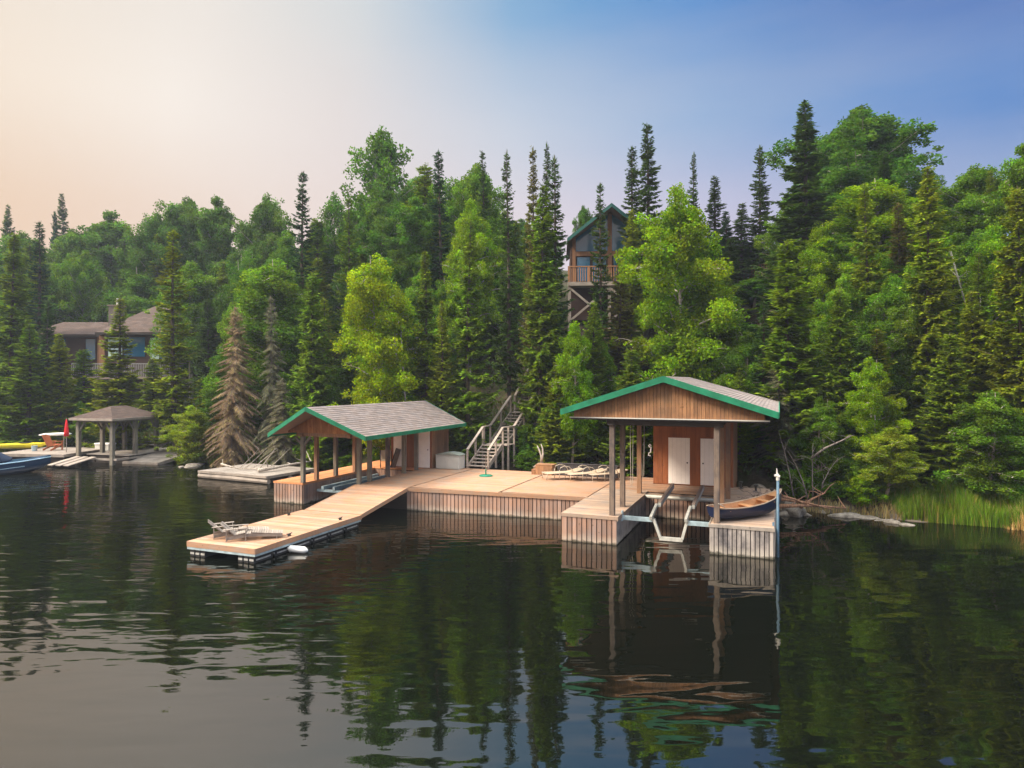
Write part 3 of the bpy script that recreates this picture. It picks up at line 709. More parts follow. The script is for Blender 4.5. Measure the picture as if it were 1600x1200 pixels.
# ------------------------------------------------------------------ things on the main deck
# storage chest
t = thing('storage_chest', 'pale grey plastic storage chest with green-grey lid left of the stairs', 'chest', P(-8.78, 9.05, ZD+.004), TH)
mb = MB(); mb.box((-.66,-.36,0),(.66,.36,.70)); b_ = mb.build('body', M['offwhite'], t, bevel=.02)
mb = MB()
for x in (-.62, .02): mb.box((x,-.372,.06),(x+.60,-.360,.60))
mb.build('front_panel', M['offwhite'], b_)
mb = MB()
xs_ = [(-.70,.71),(-.35,.80),(0,.83),(.35,.80),(.70,.71)]
for (a, za), (b, zb) in zip(xs_[:-1], xs_[1:]):
    mb.add([(a,-.40,.70),(b,-.40,.70),(b,.40,.70),(a,.40,.70),(a,-.40,za+.0),(b,-.40,zb),(b,.40,zb),(a,.40,za)], [(0,3,2,1),(4,5,6,7),(0,1,5,4),(2,3,7,6)], (1,1,1,1))
mb.build('lid', M['lid'], t)

# stairs up the bank; local origin: left foot
t = thing('wooden_stairs', 'grey weathered wooden stairs with handrails climbing the bank in flights', 'stairs', P(-7.96, 9.38, 0), TH)
SWd = 1.12
def flight(y0, z0, y1, z1, n, nm='tread'):
    mb = MB(); mb.var = .15
    for i in range(n):
        y = y0 + (y1-y0)*(i+.5)/n; z = z0 + (z1-z0)*(i+1)/n
        mb.box((.03, y-.14, z-.04), (SWd-.03, y+.12, z))
    mb.build('treads', M['stair'], t)
    mb = MB()
    for x in (.0, SWd-.04):
        mb.beam((x+.02, y0-.1, z0+.02), (x+.02, y1, z1-.04), .04, .26)
    mb.build('stringer', M['stair'], t)
def rail(x, pts, posts, h=.95):
    mb = MB()
    for p, q in zip(pts[:-1], pts[1:]): mb.beam((x, p[0], p[1]+h), (x, q[0], q[1]+h), .13, .05)
    hr = mb.build('handrail', M['stair'], t)
    for (y, z, zb) in posts:
        mb = MB(); mb.box((x-.045, y-.045, zb), (x+.045, y+.045, z+h-.03)); mb.build('rail_post', M['stair'], t)
flight(0, ZD, 1.95, 1.98, 7); flight(2.95, 2.0, 6.0, 3.55, 10); flight(6.7, 3.55, 11.5, 7.0, 20)
mb = MB(); planks_u(mb, 0, SWd+.25, 1.95, 2.95, 1.99, .14); planks_u(mb, 0, SWd, 6.0, 6.7, 3.56, .14); mb.build('landing', M['stair'], t)
for x, ex in ((-.02, 0), (SWd+.02, .25)):
    rail(x, [(0, ZD), (1.95, 1.98)], [(0, ZD, ZD), (1.0, 1.5, .9), (1.95, 1.98, .6)])
    rail(x+ex, [(2.95, 2.0), (6.0, 3.55)], [(2.1, 2.0, .6), (2.95, 2.0, .6), (4.5, 2.8, 1.6), (6.0, 3.55, 2.5)])
    rail(x, [(6.7, 3.55), (11.5, 7.0)], [(6.7, 3.55, 2.5), (9.0, 5.2, 4), (11.5, 7.0, 5)])
    mb = MB(); mb.beam((x, 1.95, 2.93), (x+ex, 2.95, 2.95), .12, .05); mb.build('handrail', M['stair'], t)

# umbrella base
t = thing('umbrella_base', 'round green umbrella base with a bare brown pole on the main deck', 'umbrella base', P(-5.95, 7.1, ZD+.003), TH)
mb = MB(); mb.tube([(0,0,0),(0,0,.03),(0,0,.06),(0,0,.075)], [.32,.32,.26,.10], 28); mb.build('base', M['teal'], t)
mb = MB(); mb.tube([(0,0,.07),(0,0,.34)], .03, 10); mb.build('sleeve', M['teal'], t)
mb = MB(); mb.tube([(0,0,.34),(0,0,1.0)], .02, 10); mb.build('pole', M['post'], t)

# cedar step box and charcoal slatted box
t = thing('step_box', 'two-step brown cedar box beside the charcoal planter', 'box', P(-3.55, 8.75, ZD+.003), TH)
mb = MB(); mb.var=.1; planks_u(mb, -.42, .42, -.30, .34, .48, .13); mb.box((-.42,-.30,.0),(.42,.34,.43)); mb.build('upper_step', M['gable'], t)
mb = MB(); planks_u(mb, -.62, -.43, -.30, .34, .24, .13); mb.box((-.62,-.30,0),(-.44,.34,.19)); mb.build('lower_step', M['gable'], t)
t = thing('slatted_planter', 'long low charcoal slatted box at the back of the main deck', 'planter', P(-2.95, 8.95, ZD+.003), TH)
mb = MB(); mb.var=.3; slats(mb, (0,-.30), (2.9,-.30), 0, .55, .09, .02, .02); mb.build('front_slats', M['char'], t)
mb = MB(); mb.var=.2; mb.box((0.01,-.298,.02),(2.89,.32,.50)); mb.build('body', M['dark'], t)
mb = MB(); mb.box((-.03,-.35,.552),(2.93,-.22,.58)); mb.build('rim', M['char'], t)
# pale forked driftwood
t = thing('driftwood_antler', 'pale forked driftwood standing behind the cedar step box', 'driftwood', P(-3.95, 9.15, ZD), TH)
mb = MB(); mb.tube([(-.35,0,.25),(-.1,0,.42),(.05,0,.5),(.02,.05,.8),(-.12,.08,1.15),(-.22,.1,1.3)], [.05,.07,.08,.05,.035,.015], 7)
mb.tube([(.05,0,.5),(.12,.03,.9),(.08,.05,1.2),(0,.05,1.4)], [.07,.05,.035,.015], 7); mb.tube([(.05,0,.55),(.1,.1,0)], [.07,.06], 7)
mb.build('stem', M['drift'], t, smooth=True)

# sun loungers
def lounger():
    t = thing('sun_lounger', 'x', 'sun lounger', (0,0,0), 0, 'cream strap loungers on the main deck')
    mb = MB(); r_ = .016
    for y in (-.31, .31):
        mb.tube([(0,y,.30),(1.18,y,.30)], r_, 6); mb.tube([(1.18,y,.30),(1.82,y,.44)], r_, 6)
        mb.tube([(.05,y,.30),(.02,y,.02)], r_, 6); mb.tube([(1.30,y,.32),(1.34,y,.02)], r_, 6)
    for x, z in ((0,.30),(1.82,.44)): mb.tube([(x,-.31,z),(x,.31,z)], r_, 6)
    mb.build('frame', M['tube'], t, smooth=True)
    mb = MB(); mb.var = .06; x = .06
    while x < 1.15: mb.box((x,-.30,.302),(x+.06,.30,.318)); x += .072
    mb.build('seat_strap', M['strap'], t)
    mb = MB(); mb.var = .06
    for i in range(9):
        a = 1.2 + i*.07; z = .30 + (a-1.18)*.22; mb.box((a,-.30,z+.004),(a+.058,.30,z+.02))
    mb.build('back_strap', M['strap'], t)
    for y in (-.33, .33):
        mb = MB(); mb.tube([(.62,y,.02),(.62,y,.42),(.68,y,.56),(.85,y,.62),(1.08,y,.58),(1.22,y,.46),(1.28,y,.33)], r_, 6); mb.build('armrest', M['tube'], t, smooth=True)
    return t
def dup(root, loc, rz, label):
    r = root.copy(); COL.objects.link(r); r.location = loc; r.rotation_euler = (0,0,rz); r['label'] = label
    for ch in root.children:
        c_ = ch.copy(); COL.objects.link(c_); c_.parent = r
        for g in ch.children:
            d_ = g.copy(); COL.objects.link(d_); d_.parent = c_
    return r
def at(px, py, z):
    Y = F*(CZ-z)/(py-HY); return Vector(((px-800)/F*Y, Y, z))
L0 = lounger(); L0.location = at(850, 749.5, ZD+.004); L0.rotation_euler = (0,0,.28)
L0['label'] = 'leftmost cream strap lounger with its foot towards the stairs'
dup(L0, at(886, 751, ZD+.004), .30, 'middle cream strap lounger of the three lying side by side')
dup(L0, at(920, 751.5, ZD+.004), .36, 'rightmost cream strap lounger beside the boathouse posts')

# weathered loungers on the float
def chaise(px, py, rz, label):
    t = thing('wooden_lounge_chair', label, 'lounge chair', at(px, py, ZF+.004), rz, 'silvered wooden lounge chairs on the floating dock')
    mb = MB(); mb.var=.12
    for y in (-.27, .25): mb.beam((-.15,y,.10),(.62,y,.22),.03,.13); mb.beam((.62,y,.22),(1.75,y,.13),.03,.12)
    mb.build('side_rail', M['silver'], t)
    mb = MB(); mb.var=.12
    for i in range(7): mb.beam((.12+i*.085,-.29,.24+.016*i*(1 if i<5 else .2)),(.12+i*.085,.27,.24+.016*i*(1 if i<5 else .2)),.07,.022)
    mb.build('seat', M['silver'], t)
    mb = MB(); mb.var=.12
    for i in range(13): mb.beam((.74+i*.082,-.29,.305-.0085*i),(.74+i*.082,.27,.305-.0085*i),.07,.022)
    mb.build('leg_rest', M['silver'], t)
    mb = MB(); mb.var=.12
    for i in range(5):
        y = -.24+i*.115; mb.beam((.16,y,.20),(-.34,y,.72 + (.05 if i == 2 else .02 if i in (1,3) else 0)),.095,.022,(1,0,0))
    mb.beam((-.06,-.29,.44),(-.06,.28,.44),.04,.05); mb.beam((-.25,-.29,.62),(-.25,.28,.62),.04,.05)
    mb.build('backrest', M['silver'], t)
    for y in (-.33, .31):
        mb = MB(); mb.beam((-.22,y,.50),(.55,y,.52),.11,.025); mb.beam((.50,y,0),(.50,y,.51),.03,.09); mb.beam((-.15,y,0),(-.15,y,.50),.03,.09); mb.build('armrest', M['silver'], t)
    for y in (-.27, .25): mb = MB(); mb.beam((1.55,y,0),(1.55,y,.12),.04,.06); mb.build('leg', M['silver'], t)
    t.scale = (.86, .90, .74)
chaise(341, 839, .42, 'silvered wooden lounge chair at the outer edge of the floating dock')
chaise(362, 843, .30, 'silvered wooden lounge chair nearer the camera with its long leg rest in view')

# ------------------------------------------------------------------ rowboat / canoe on the right dock
def hull(mb, st, nseg=12, p=.75, inner=0.0):
    """st: (x, halfwidth, z keel, z gunwale, y centre)"""
    vs = []; fs = []
    for (x, hw, zk, zg, yc) in st:
        for k in range(nseg+1):
            a = -math.pi/2 + math.pi*k/nseg
            yy = (hw-inner)*math.sin(a); zz = zg-(zg-zk-inner)*abs(math.cos(a))**p
            vs.append((x, yc+yy, zz))
    m = nseg+1
    for i in range(len(st)-1):
        for k in range(nseg): fs.append((i*m+k, (i+1)*m+k, (i+1)*m+k+1, i*m+k+1))
    mb.add(vs, fs, (1,1,1,1))
t = thing('rowing_boat', 'small navy blue wooden boat with upswept bow lying on the right dock', 'boat', P(4.90, .42, 0), TH+math.radians(46))
st = [(-.10,.22,1.08,1.40,0),(.05,.32,1.0,1.38,0),(.5,.39,.965,1.36,0),(1.1,.42,.96,1.37,0),(1.7,.40,.975,1.43,0),(2.2,.32,1.02,1.52,0),(2.5,.22,1.11,1.62,0),(2.7,.12,1.22,1.70,0),(2.85,.012,1.38,1.77,0)]
mb = MB(); hull(mb, st)
mb.add([(-.10,.22*math.sin(-math.pi/2+math.pi*k/12),1.40-.32*abs(math.cos(-math.pi/2+math.pi*k/12))**.75) for k in range(13)], [tuple(range(13))], (1,1,1,1))
mb.build('hull', M['navy'], t, smooth=True)
mb = MB(); hull(mb, [(x+.01, max(h-.02,.004), zk+.02, zg-.002, y) for x, h, zk, zg, y in st]); mb.build('inner_planking', M['inner'], t, smooth=True)
mb = MB()
for s_ in (-1, 1): mb.tube([(x, s_*h, zg+.006) for x, h, zk, zg, y in st], .022, 6)
mb.build('gunwale', M['strap'], t, smooth=True)
for x, h, z in ((.45,.36,1.29),(1.45,.39,1.33),(2.15,.31,1.44)):
    mb = MB(); mb.box((x-.11,-h,z-.02),(x+.11,h,z+.005)); mb.build('thwart', M['inner'], t)
mb = MB(); mb.add([(2.4,-.24,1.585),(2.84,0,1.765),(2.4,.24,1.585)], [(0,1,2)]); mb.build('bow_deck', M['inner'], t)
mb = MB(); mb.tube([(.15,-.31,1.40),(.05,-.40,1.46),(-.12,-.36,1.56),(-.2,-.2,1.6)], .012, 6); mb.build('mooring_line', M['rope'], t)

# blue mooring pole
t = thing('mooring_pole', 'blue-grey painted pole with rusty white cap at the dock corner', 'pole', P(6.78, .35, 0), TH)
mb = MB(); mb.tube([(0,0,-1),(0,0,2.38)], .042, 12); mb.tube([(-.13,.02,-.6),(-.13,.02,1.05)], .03, 8); mb.build('pole', M['bluepole'], t, smooth=True)
mb = MB(); mb.tube([(0,0,2.35),(0,0,2.50),(-.02,0,2.56),(-.03,0,2.72)], [.055,.055,.03,.012], 10); mb.tube([(-.10,-.02,2.50),(.06,-.02,2.46)], .04, 8); mb.build('cap', M['offwhite'], t)

# clutter behind the boat: low stone edge, bollards, tangled net
for i, (u, v, lb) in enumerate(((5.35, 7.6, 'short dark mooring bollard nearest the shed wall'), (5.95, 6.9, 'short dark mooring bollard beside the heap of grey netting'), (6.55, 6.2, 'short dark mooring bollard at the outer right edge of the dock'))):
    t = thing('mooring_bollard', lb, 'bollard', P(u, v, ZD), TH, 'mooring bollards on the right dock')
    mb = MB(); mb.box((-.10,-.07,0),(.10,.07,.025)); mb.build('base', M['metal'], t)
    mb = MB(); mb.tube([(0,0,.02),(0,0,.2),(0,0,.24),(0,0,.3)], [.05,.045,.085,.08], 10); mb.build('post', M['metal'], t)
t = thing('netting_heap', 'heap of grey netting and line on the right dock behind the boat', 'netting', P(6.15, 5.6, ZD), TH)
mb = MB(); mb.var = .4
for i in range(46):
    a = R.uniform(0, 6.3); pts = []
    x, y, z = R.uniform(-.35,.35), R.uniform(-.9,.9), .02
    for k in range(6):
        pts.append((x, y, max(.015, z))); a += R.uniform(-1,1); x += .14*math.cos(a); y += .14*math.sin(a); z = max(.01, z+R.uniform(-.08,.11))
    mb.tube(pts, .014, 4)
mb.build('cord', M['soffit'], t)

# rope coil of the left shelter and canvas chair inside it
t = thing('canvas_chair', 'cream canvas chair with dark folded frame inside the left shelter', 'chair', P(LU+.55, LV+5.85, ZD), TH+.6)
mb = MB(); mb.quad((-.25,-.2,.35),(.25,-.2,.35),(.28,.25,.42),(-.28,.25,.42)); mb.quad((-.28,.26,.42),(.28,.26,.42),(.26,.45,.85),(-.26,.45,.85)); mb.build('canvas', M['strap'], t)
mb = MB()
for x in (-.28,.28): mb.beam((x,-.25,0),(x,.48,.88),.035,.03); mb.beam((x,.35,0),(x,-.25,.42),.035,.03)
mb.build('frame', M['dark'], t)
t = thing('folded_lounger', 'dark folded board leaning in the back of the left shelter', 'board', P(LU+.85, LV+6.0, ZD), TH)
mb = MB(); mb.beam((0,0,0),(.22,.22,.95),.30,.03,(0,1,0)); mb.build('panel', M['post'], t)
mb = MB(); mb.beam((-.12,-.02,0),(.10,.2,.95),.03,.05); mb.build('edge', M['dark'], t)

# ------------------------------------------------------------------ raft with driftwood
t = thing('old_raft', 'low grey weathered raft at the shore left of the boat shelter', 'raft', (0,0,0), 0)
a = at(311, 735, .42); bq = at(417, 744, .42)
ang = math.atan2((bq-a).y, (bq-a).x); Lr = (bq-a).length; t.location = (a.x, a.y, 0); t.rotation_euler = (0,0,ang)
mb = MB(); planks_v(mb, 0, Lr, 0, 3.6, .42, .15, .02, .04, .2); mb.build('decking', M['grey'], t)
mb = MB(); mb.box((-.03,-.06,.30),(Lr+.03,-.002,.425)); mb.box((Lr+.002,0,.28),(Lr+.06,3.6,.42)); mb.build('edge_board', M['silver'], t)
for y in (.02, 1.6, 3.3):
    mb = MB(); mb.tube([(-.05,y+.06,.13),(Lr*.5,y+.02,.15),(Lr+.05,y+.06,.12)], [.14,.15,.13], 9); mb.build('log', M['silver'], t)
mb = MB(); mb.box((.05,.1,.0),(Lr-.05,3.5,.36)); mb.build('dark_core', M['dark'], t)
rr = random.Random(5)
def branch(name, label, base, pts, r0, mt='drift', twigs=5, group=None, cat='driftwood'):
    o = thing(name, label, cat, base, 0, group)
    mb = MB(); n = len(pts); mb.tube(pts, [r0*(1-.75*i/(n-1)) for i in range(n)], 7)
    mb.build('stem', M[mt], o, smooth=True)
    if twigs:
        mb = MB()
        for k in range(twigs):
            i = rr.randrange(1, n); p = Vector(pts[i-1]).lerp(Vector(pts[i]), rr.random())
            d = Vector((rr.uniform(-1,1), rr.uniform(-1,1), rr.uniform(0,1))).normalized()
            q = p + d*rr.uniform(.3,.8); mb.tube([p, p.lerp(q,.5)+Vector((0,0,rr.uniform(-.05,.08))), q], [r0*.35, r0*.25, r0*.1], 5)
        mb.build('twig', M[mt], o)
    return o
b0 = at(350, 733, .5)
branch('driftwood_log', 'long pale crooked driftwood pole lying across the raft', (b0.x, b0.y, .5), [(-.3,.3,.25),(.3,.2,.1),(.8,.1,.02),(1.9,-.2,.05),(3.0,-.6,.06)], .06, twigs=6, group='driftwood on the raft')
b0 = at(420, 733, .5)
branch('driftwood_log', 'thicker driftwood trunk along the right side of the raft', (b0.x, b0.y, .5), [(-.2,-1.0,.05),(.5,-.2,.12),(1.3,.8,.22),(1.9,1.6,.25)], .11, twigs=5, group='driftwood on the raft')
for k, (px, dx, lb) in enumerate(((373,.9,'thin pale branch sticking up from the raft, leftmost of its bundle'),(381,1.0,'thin pale branch sticking up from the raft, second from the left'),(393,1.1,'thin forked branch sticking up near the middle of the raft'),(405,.7,'short bent branch sticking up at the raft centre right'),(418,1.0,'thin branch leaning right over the raft edge'))):
    b0 = at(px, 733, .45)
    branch('driftwood_branch', lb, (b0.x, b0.y, .45), [(0,0,0),(dx*.4,.1,.35),(dx*.8,.2,.75),(dx*1.2,.25,1.15)], .022, twigs=5, group='driftwood branches on the raft')

# ------------------------------------------------------------------ left gazebo and its docks
GA = math.radians(-15)
G = thing('lakeside_gazebo', 'open gazebo boat shelter with brown hip roof and braced posts at left shore', 'gazebo', (-28.6, 43.8, 0), GA)
gw, gd, ze, zr = 3.45, 4.4, 2.98, 3.72
mb = MB(); A, Bq, C, D_ = (0,0,ze),(gw,0,ze),(gw,gd,ze),(0,gd,ze); r0, r1 = (gw/2,1.55,zr),(gw/2,gd-1.55,zr)
shingled(mb, A, Bq, r0, r0, .2, .35); shingled(mb, Bq, C, r0, r1, .2, .35); shingled(mb, C, D_, r1, r1, .2, .35); shingled(mb, D_, A, r1, r0, .2, .35)
roof = mb.build('roof', M['shingle_brown'], G)
mb = MB(); slab(mb, A, Bq, r0, r0, .05); slab(mb, Bq, C, r0, r1, .05); slab(mb, D_, A, r1, r0, .05); slab(mb, C, D_, r1, r1, .05); mb.build('roof_deck', M['dark'], roof)
mb = MB(); fascia(mb, A, Bq, (0,-1,0), .13); fascia(mb, Bq, C, (1,0,0), .13); fascia(mb, D_, A, (-1,0,0), .13); mb.build('fascia', M['silver'], roof)
mb = MB(); mb.box((.3,.3,2.72),(gw-.3,.42,2.86)); mb.box((.3,gd-.42,2.72),(gw-.3,gd-.3,2.86)); mb.box((gw-.42,.42,2.72),(gw-.3,gd-.42,2.86)); mb.box((.3,.42,2.72),(.42,gd-.42,2.86)); mb.build('beam', M['post_grey'], G)
for (x, y) in ((.38,.36),(gw-.38,.36),(.38,gd/2),(gw-.38,gd/2),(.38,gd-.36),(gw-.38,gd-.36)):
    mb = MB(); mb.var=.1; mb.box((x-.11,y-.11,-.5),(x+.11,y+.11,2.72)); p_ = mb.build('post', M['post_grey'], G)
    mb = MB()
    for dx in (-1, 1):
        if 0 < x+dx*.6 < gw: mb.beam((x+dx*.05,y,2.1),(x+dx*.5,y,2.74),.10,.10,(0,1,0))
        if 0 < y+dx*.6 < gd: mb.beam((x,y+dx*.05,2.1),(x,y+dx*.5,2.74),.10,.10,(1,0,0))
    mb.build('brace', M['post_grey'], p_)
Gd = thing('gazebo_dock', 'low dark crib dock under the hip roofed gazebo', 'dock', (-28.6, 43.8, 0), GA)
mb = MB(); planks_u(mb, 0, gw, 1.3, gd+2.4, .55, .15); mb.build('decking', M['grey'], Gd)
mb = MB(); mb.box((.05,1.35,-.5),(gw-.05,gd+2.3,.50)); mb.build('dark_core', M['dark'], Gd)
mb = MB(); mb.box((.0,.3,.30),(gw,.42,.42)); mb.box((gw-.12,.42,.30),(gw,gd,.42)); mb.build('edge_beam', M['grey'], Gd)
# ramp boards in front of the gazebo
t = thing('plank_ramp', 'three wide pale planks sloping into the water under the gazebo', 'ramp', (-29.0, 43.2, 0), GA)
mb = MB(); mb.var=.15
for k in range(3): mb.beam((.3+k*.62, -.75, .12), (.75+k*.62, .9, .50), .54, .05)
mb.build('planks', M['silver'], t)
mb = MB(); mb.beam((.1,-.4,.08),(2.0,-.4,.08),.1,.14); mb.beam((.4,.6,.3),(2.4,.6,.3),.1,.14); mb.build('bearer', M['dark'], t)
# sloping deck right of gazebo
p0, p1 = at(192, 722, .10), at(247, 723.5, .10)
t = thing('sloping_deck', 'grey weathered deck sloping down to the water right of the gazebo', 'dock', (p0.x, p0.y, 0), math.atan2((p1-p0).y, (p1-p0).x))
w_ = (p1-p0).length
mb = MB(); mb.var=.2
for i in range(18):
    y0, y1 = i*.28, i*.28+.25; sh0, sh1 = y0*.32, y1*.32; z0, z1 = .14+y0*.19, .14+y1*.19
    mb.add([(sh0,y0,z0-.05),(sh0+w_,y0,z0-.05),(sh1+w_,y1,z1-.05),(sh1,y1,z1-.05),(sh0,y0,z0),(sh0+w_,y0,z0),(sh1+w_,y1,z1),(sh1,y1,z1)], [(0,3,2,1),(4,5,6,7),(0,1,5,4),(1,2,6,5),(2,3,7,6),(3,0,4,7)])
mb.build('decking', M['grey'], t)
mb = MB(); mb.beam((0,-.03,.02),(w_,-.03,.02),.05,.22); mb.beam((w_+.03,0,.03),(w_+1.6,5,1.0),.05,.2); mb.build('edge_board', M['silver'], t)
# walkway and steps behind the gazebo
t = thing('bank_steps', 'grey wooden steps climbing the bank behind the gazebo', 'stairs', (-27.2, 49.2, 0), GA)
mb = MB(); mb.var=.15
for i in range(12): mb.box((.12*i, i*.42, .75+i*.19), (1.7+.12*i, i*.42+.40, .80+i*.19))
mb.build('treads', M['grey'], t)
mb = MB()
for x in (0, 1.7): mb.beam((x,-.1,.55),(x+1.4,5.0,2.85),.06,.3)
mb.build('stringer', M['post_grey'], t)
# swim dock left of the gazebo
t = thing('swim_dock', 'pale low dock left of the gazebo holding chair and kayak', 'dock', (-33.6, 44.0, 0), math.radians(-6))
mb = MB(); planks_u(mb, 0, 4.9, 0, 4.4, .68, .15, .02, .05, var=.15, clip=None); mb.build('decking', M['silver'], t)
mb = MB(); mb.box((.05,.05,-.4),(4.85,4.3,.62)); mb.build('dark_core', M['dark'], t)
mb = MB(); mb.box((-.02,-.05,.50),(4.92,-.002,.685)); mb.box((4.902,0,.50),(4.95,4.4,.683)); mb.build('edge_board', M['silver'], t)
# things on it
def armchair():
    t = thing('adirondack_chair', 'orange-brown wooden chair with fan back on the swim dock', 'chair', (-31.15, 46.2, .69), math.radians(160))
    mb = MB(); mb.var=.12
    for i in range(6): mb.beam((-.28+i*.112, .30, .30), (-.33+i*.132, .62, 1.12 - .03*abs(i-2.5)), .10, .022, (0,1,0))
    mb.build('backrest', M['orange'], t)
    mb = MB(); mb.var=.1
    for i in range(6): mb.box((-.30,-.30+i*.105,.38-i*.016),(.30,-.21+i*.105,.40-i*.016))
    mb.build('seat', M['orange'], t)
    for x in (-.36, .36):
        mb = MB(); mb.box((x-.07,-.36,.58),(x+.07,.42,.605)); mb.build('armrest', M['orange'], t)
        mb = MB(); mb.box((x-.02,-.32,0),(x+.02,-.22,.58)); mb.build('leg', M['orange'], t)
        mb = MB(); mb.beam((x,-.25,.36),(x,.55,.04),.035,.11); mb.build('side_rail', M['orange'], t)
armchair()
t = thing('kayak', 'yellow kayak lying on the swim dock behind the moored boat', 'kayak', (-35.6, 46.2, .70), math.radians(20))
st = [(-.2,.01,.25,.34,0),(.3,.16,.08,.33,0),(1.0,.28,.02,.32,0),(1.7,.31,.0,.33,0),(2.4,.27,.02,.34,0),(3.0,.15,.08,.36,0),(3.4,.01,.28,.40,0)]
mb = MB(); hull(mb, st); mb.build('hull', M['yellow'], t, smooth=True)
mb = MB(); vs = []
for (x,h,zk,zg,y) in st: vs += [(x,-h,zg),(x,0,zg+.09*(h/.31)),(x,h,zg)]
mb.add(vs, [q for i in range(len(st)-1) for q in ((i*3,i*3+1,i*3+4,i*3+3),(i*3+1,i*3+2,i*3+5,i*3+4))], (1,1,1,1)); mb.build('deck', M['yellow'], t, smooth=True)
mb = MB(); mb.poly([(2.05+.38*math.cos(a_*.5), .21*math.sin(a_*.5)) for a_ in range(13)], .425, .445); mb.build('cockpit', M['metal'], t)
t = thing('paddle_board', 'white board held level on a stand behind the swim dock', 'paddle board', (-33.2, 47.6, .69), math.radians(10))
mb = MB(); mb.tube([(0,0,.9),(.4,0,.93),(1.3,0,.95),(1.9,0,.97),(2.1,0,.98)], [.03,.09,.11,.08,.02], 10); mb.build('board', M['white'], t, smooth=True)
mb = MB(); mb.beam((.5,0,0),(.5,0,.84),.06,.06); mb.beam((1.6,0,0),(1.6,0,.86),.06,.06); mb.build('stand', M['post_grey'], t)
t = thing('bucket', 'small pale blue-grey bucket between kayak and chair', 'bucket', (-32.1, 45.6, .69), 0)
mb = MB(); mb.tube([(0,0,0),(0,0,.34)], [.15,.19], 14); mb.build('pail', M['steel'], t, smooth=False)
mb = MB(); mb.tube([(0,-.19,.34),(0,-.12,.48),(0,.12,.48),(0,.19,.34)], .01, 5); mb.build('handle', M['metal'], t)
t = thing('closed_umbrella', 'closed red patio umbrella at the left corner of the gazebo', 'umbrella', (-29.55, 45.0, .62), 0)
mb = MB(); mb.tube([(0,0,0),(0,0,2.3)], .025, 8); mb.build('pole', M['grey'], t)
mb = MB()
for k in range(8):
    a_ = k*math.pi/4; c_, s_ = math.cos(a_)*.09, math.sin(a_)*.09
    mb.tube([(0,0,2.25),(c_*.4,s_*.4,1.9),(c_*.9,s_*.9,1.4),(c_*1.4,s_*1.4,1.1)], [.02,.045,.06,.03], 7)
mb.build('canopy', M['red'], t, smooth=True)
t = thing('cooler_box', 'white box cooler standing under the gazebo roof', 'cooler', (-28.3, 47.2, .56), GA)
mb = MB(); mb.box((-.6,-.3,0),(.6,.3,.42)); mb.build('body', M['offwhite'], t, bevel=.03)
mb = MB(); mb.box((-.63,-.33,.424),(.63,.33,.52)); mb.build('lid', M['white'], t, bevel=.02)

# moored runabout at the far left
bw = at(84, 719, .0)
t = thing('moored_motorboat', 'dark blue motorboat with navy canvas top moored at the left frame edge', 'motorboat', (-27.6, 40.6, -.05), math.radians(28))
st = [(-6.2,1.05,-.25,.62,0),(-5,1.12,-.28,.62,0),(-3.5,1.12,-.25,.66,0),(-2.2,.98,-.15,.72,0),(-1.2,.70,.0,.80,0),(-.5,.36,.2,.87,0),(0,.02,.55,.93,0)]
mb = MB(); hull(mb, st, 12, .6); mb.build('hull', M['bluehull'], t, smooth=True)
mb = MB(); vs = []
for (x,h,zk,zg,y) in st: vs += [(x,-h,zg),(x,0,zg+.10),(x,h,zg)]
mb.add(vs, [q for i in range(len(st)-1) for q in ((i*3,i*3+3,i*3+4,i*3+1),(i*3+1,i*3+4,i*3+5,i*3+2))], (1,1,1,1)); mb.build('deck', M['bluehull'], t)
mb = MB()
for s_ in (-1, 1): mb.tube([(x, s_*(h+.012), zg-.02) for x,h,zk,zg,y in st], .035, 6); mb.tube([(x, s_*(h*.94+.02), zg-.32) for x,h,zk,zg,y in st[:5]], .02, 6)
mb.build('rub_rail', M['stripe'], t, smooth=True)
mb = MB()
prof = [(-6.0,.98,.66,.9),(-5.6,1.0,.68,1.5),(-4.2,1.0,.70,1.72),(-3.0,.92,.74,1.62),(-2.3,.72,.80,1.15),(-1.9,.5,.84,.92)]
vs = []
for (x,h,z0,z1) in prof:
    for k in range(9):
        a_ = math.pi*k/8; vs.append((x, -h*math.cos(a_), z0+(z1-z0)*min(1, math.sin(a_)*1.25)))
mb.add(vs, [(i*9+k,(i+1)*9+k,(i+1)*9+k+1,i*9+k+1) for i in range(5) for k in range(8)], (1,1,1,1)); cv = mb.build('canvas_top', M['canvas'], t, smooth=True)
mb = MB(); mb.add([(-3.35,-.975,.84),(-2.5,-.90,.88),(-2.75,-.87,1.12),(-3.2,-.945,1.22)], [(0,1,2,3)]); mb.build('clear_window', M['strap'], cv)

# ------------------------------------------------------------------ left house
H = thing('brown_house', 'brown shingled hip-roofed house with chimney among trees at left', 'house', (-38.0, 62.0, 0), 0)
def hip(mb, x0, x1, y0, y1, z0, z1, course=.3, tab=.5):
    d = (y1-y0)/2; xa, xb = (x0+d*.9, x1-d*.9) if x1-x0 > 2*d else ((x0+x1)/2,)*2; ym = (y0+y1)/2
    A, B_, C, D_ = (x0,y0,z0),(x1,y0,z0),(x1,y1,z0),(x0,y1,z0); r0, r1 = (xa,ym,z1),(xb,ym,z1)
    shingled(mb, A, B_, r0, r1, course, tab); shingled(mb, B_, C, r1, r1, course, tab); shingled(mb, C, D_, r1, r0, course, tab); shingled(mb, D_, A, r0, r0, course, tab)
    return [(A,B_,r0,r1),(B_,C,r1,r1),(C,D_,r1,r0),(D_,A,r0,r0)]
mb = MB(); q1 = hip(mb, .6, 8.6, -1.2, 6.4, 9.75, 12.5); q2 = hip(mb, -7.6, 3.0, 1.0, 6.0, 9.72, 11.05)
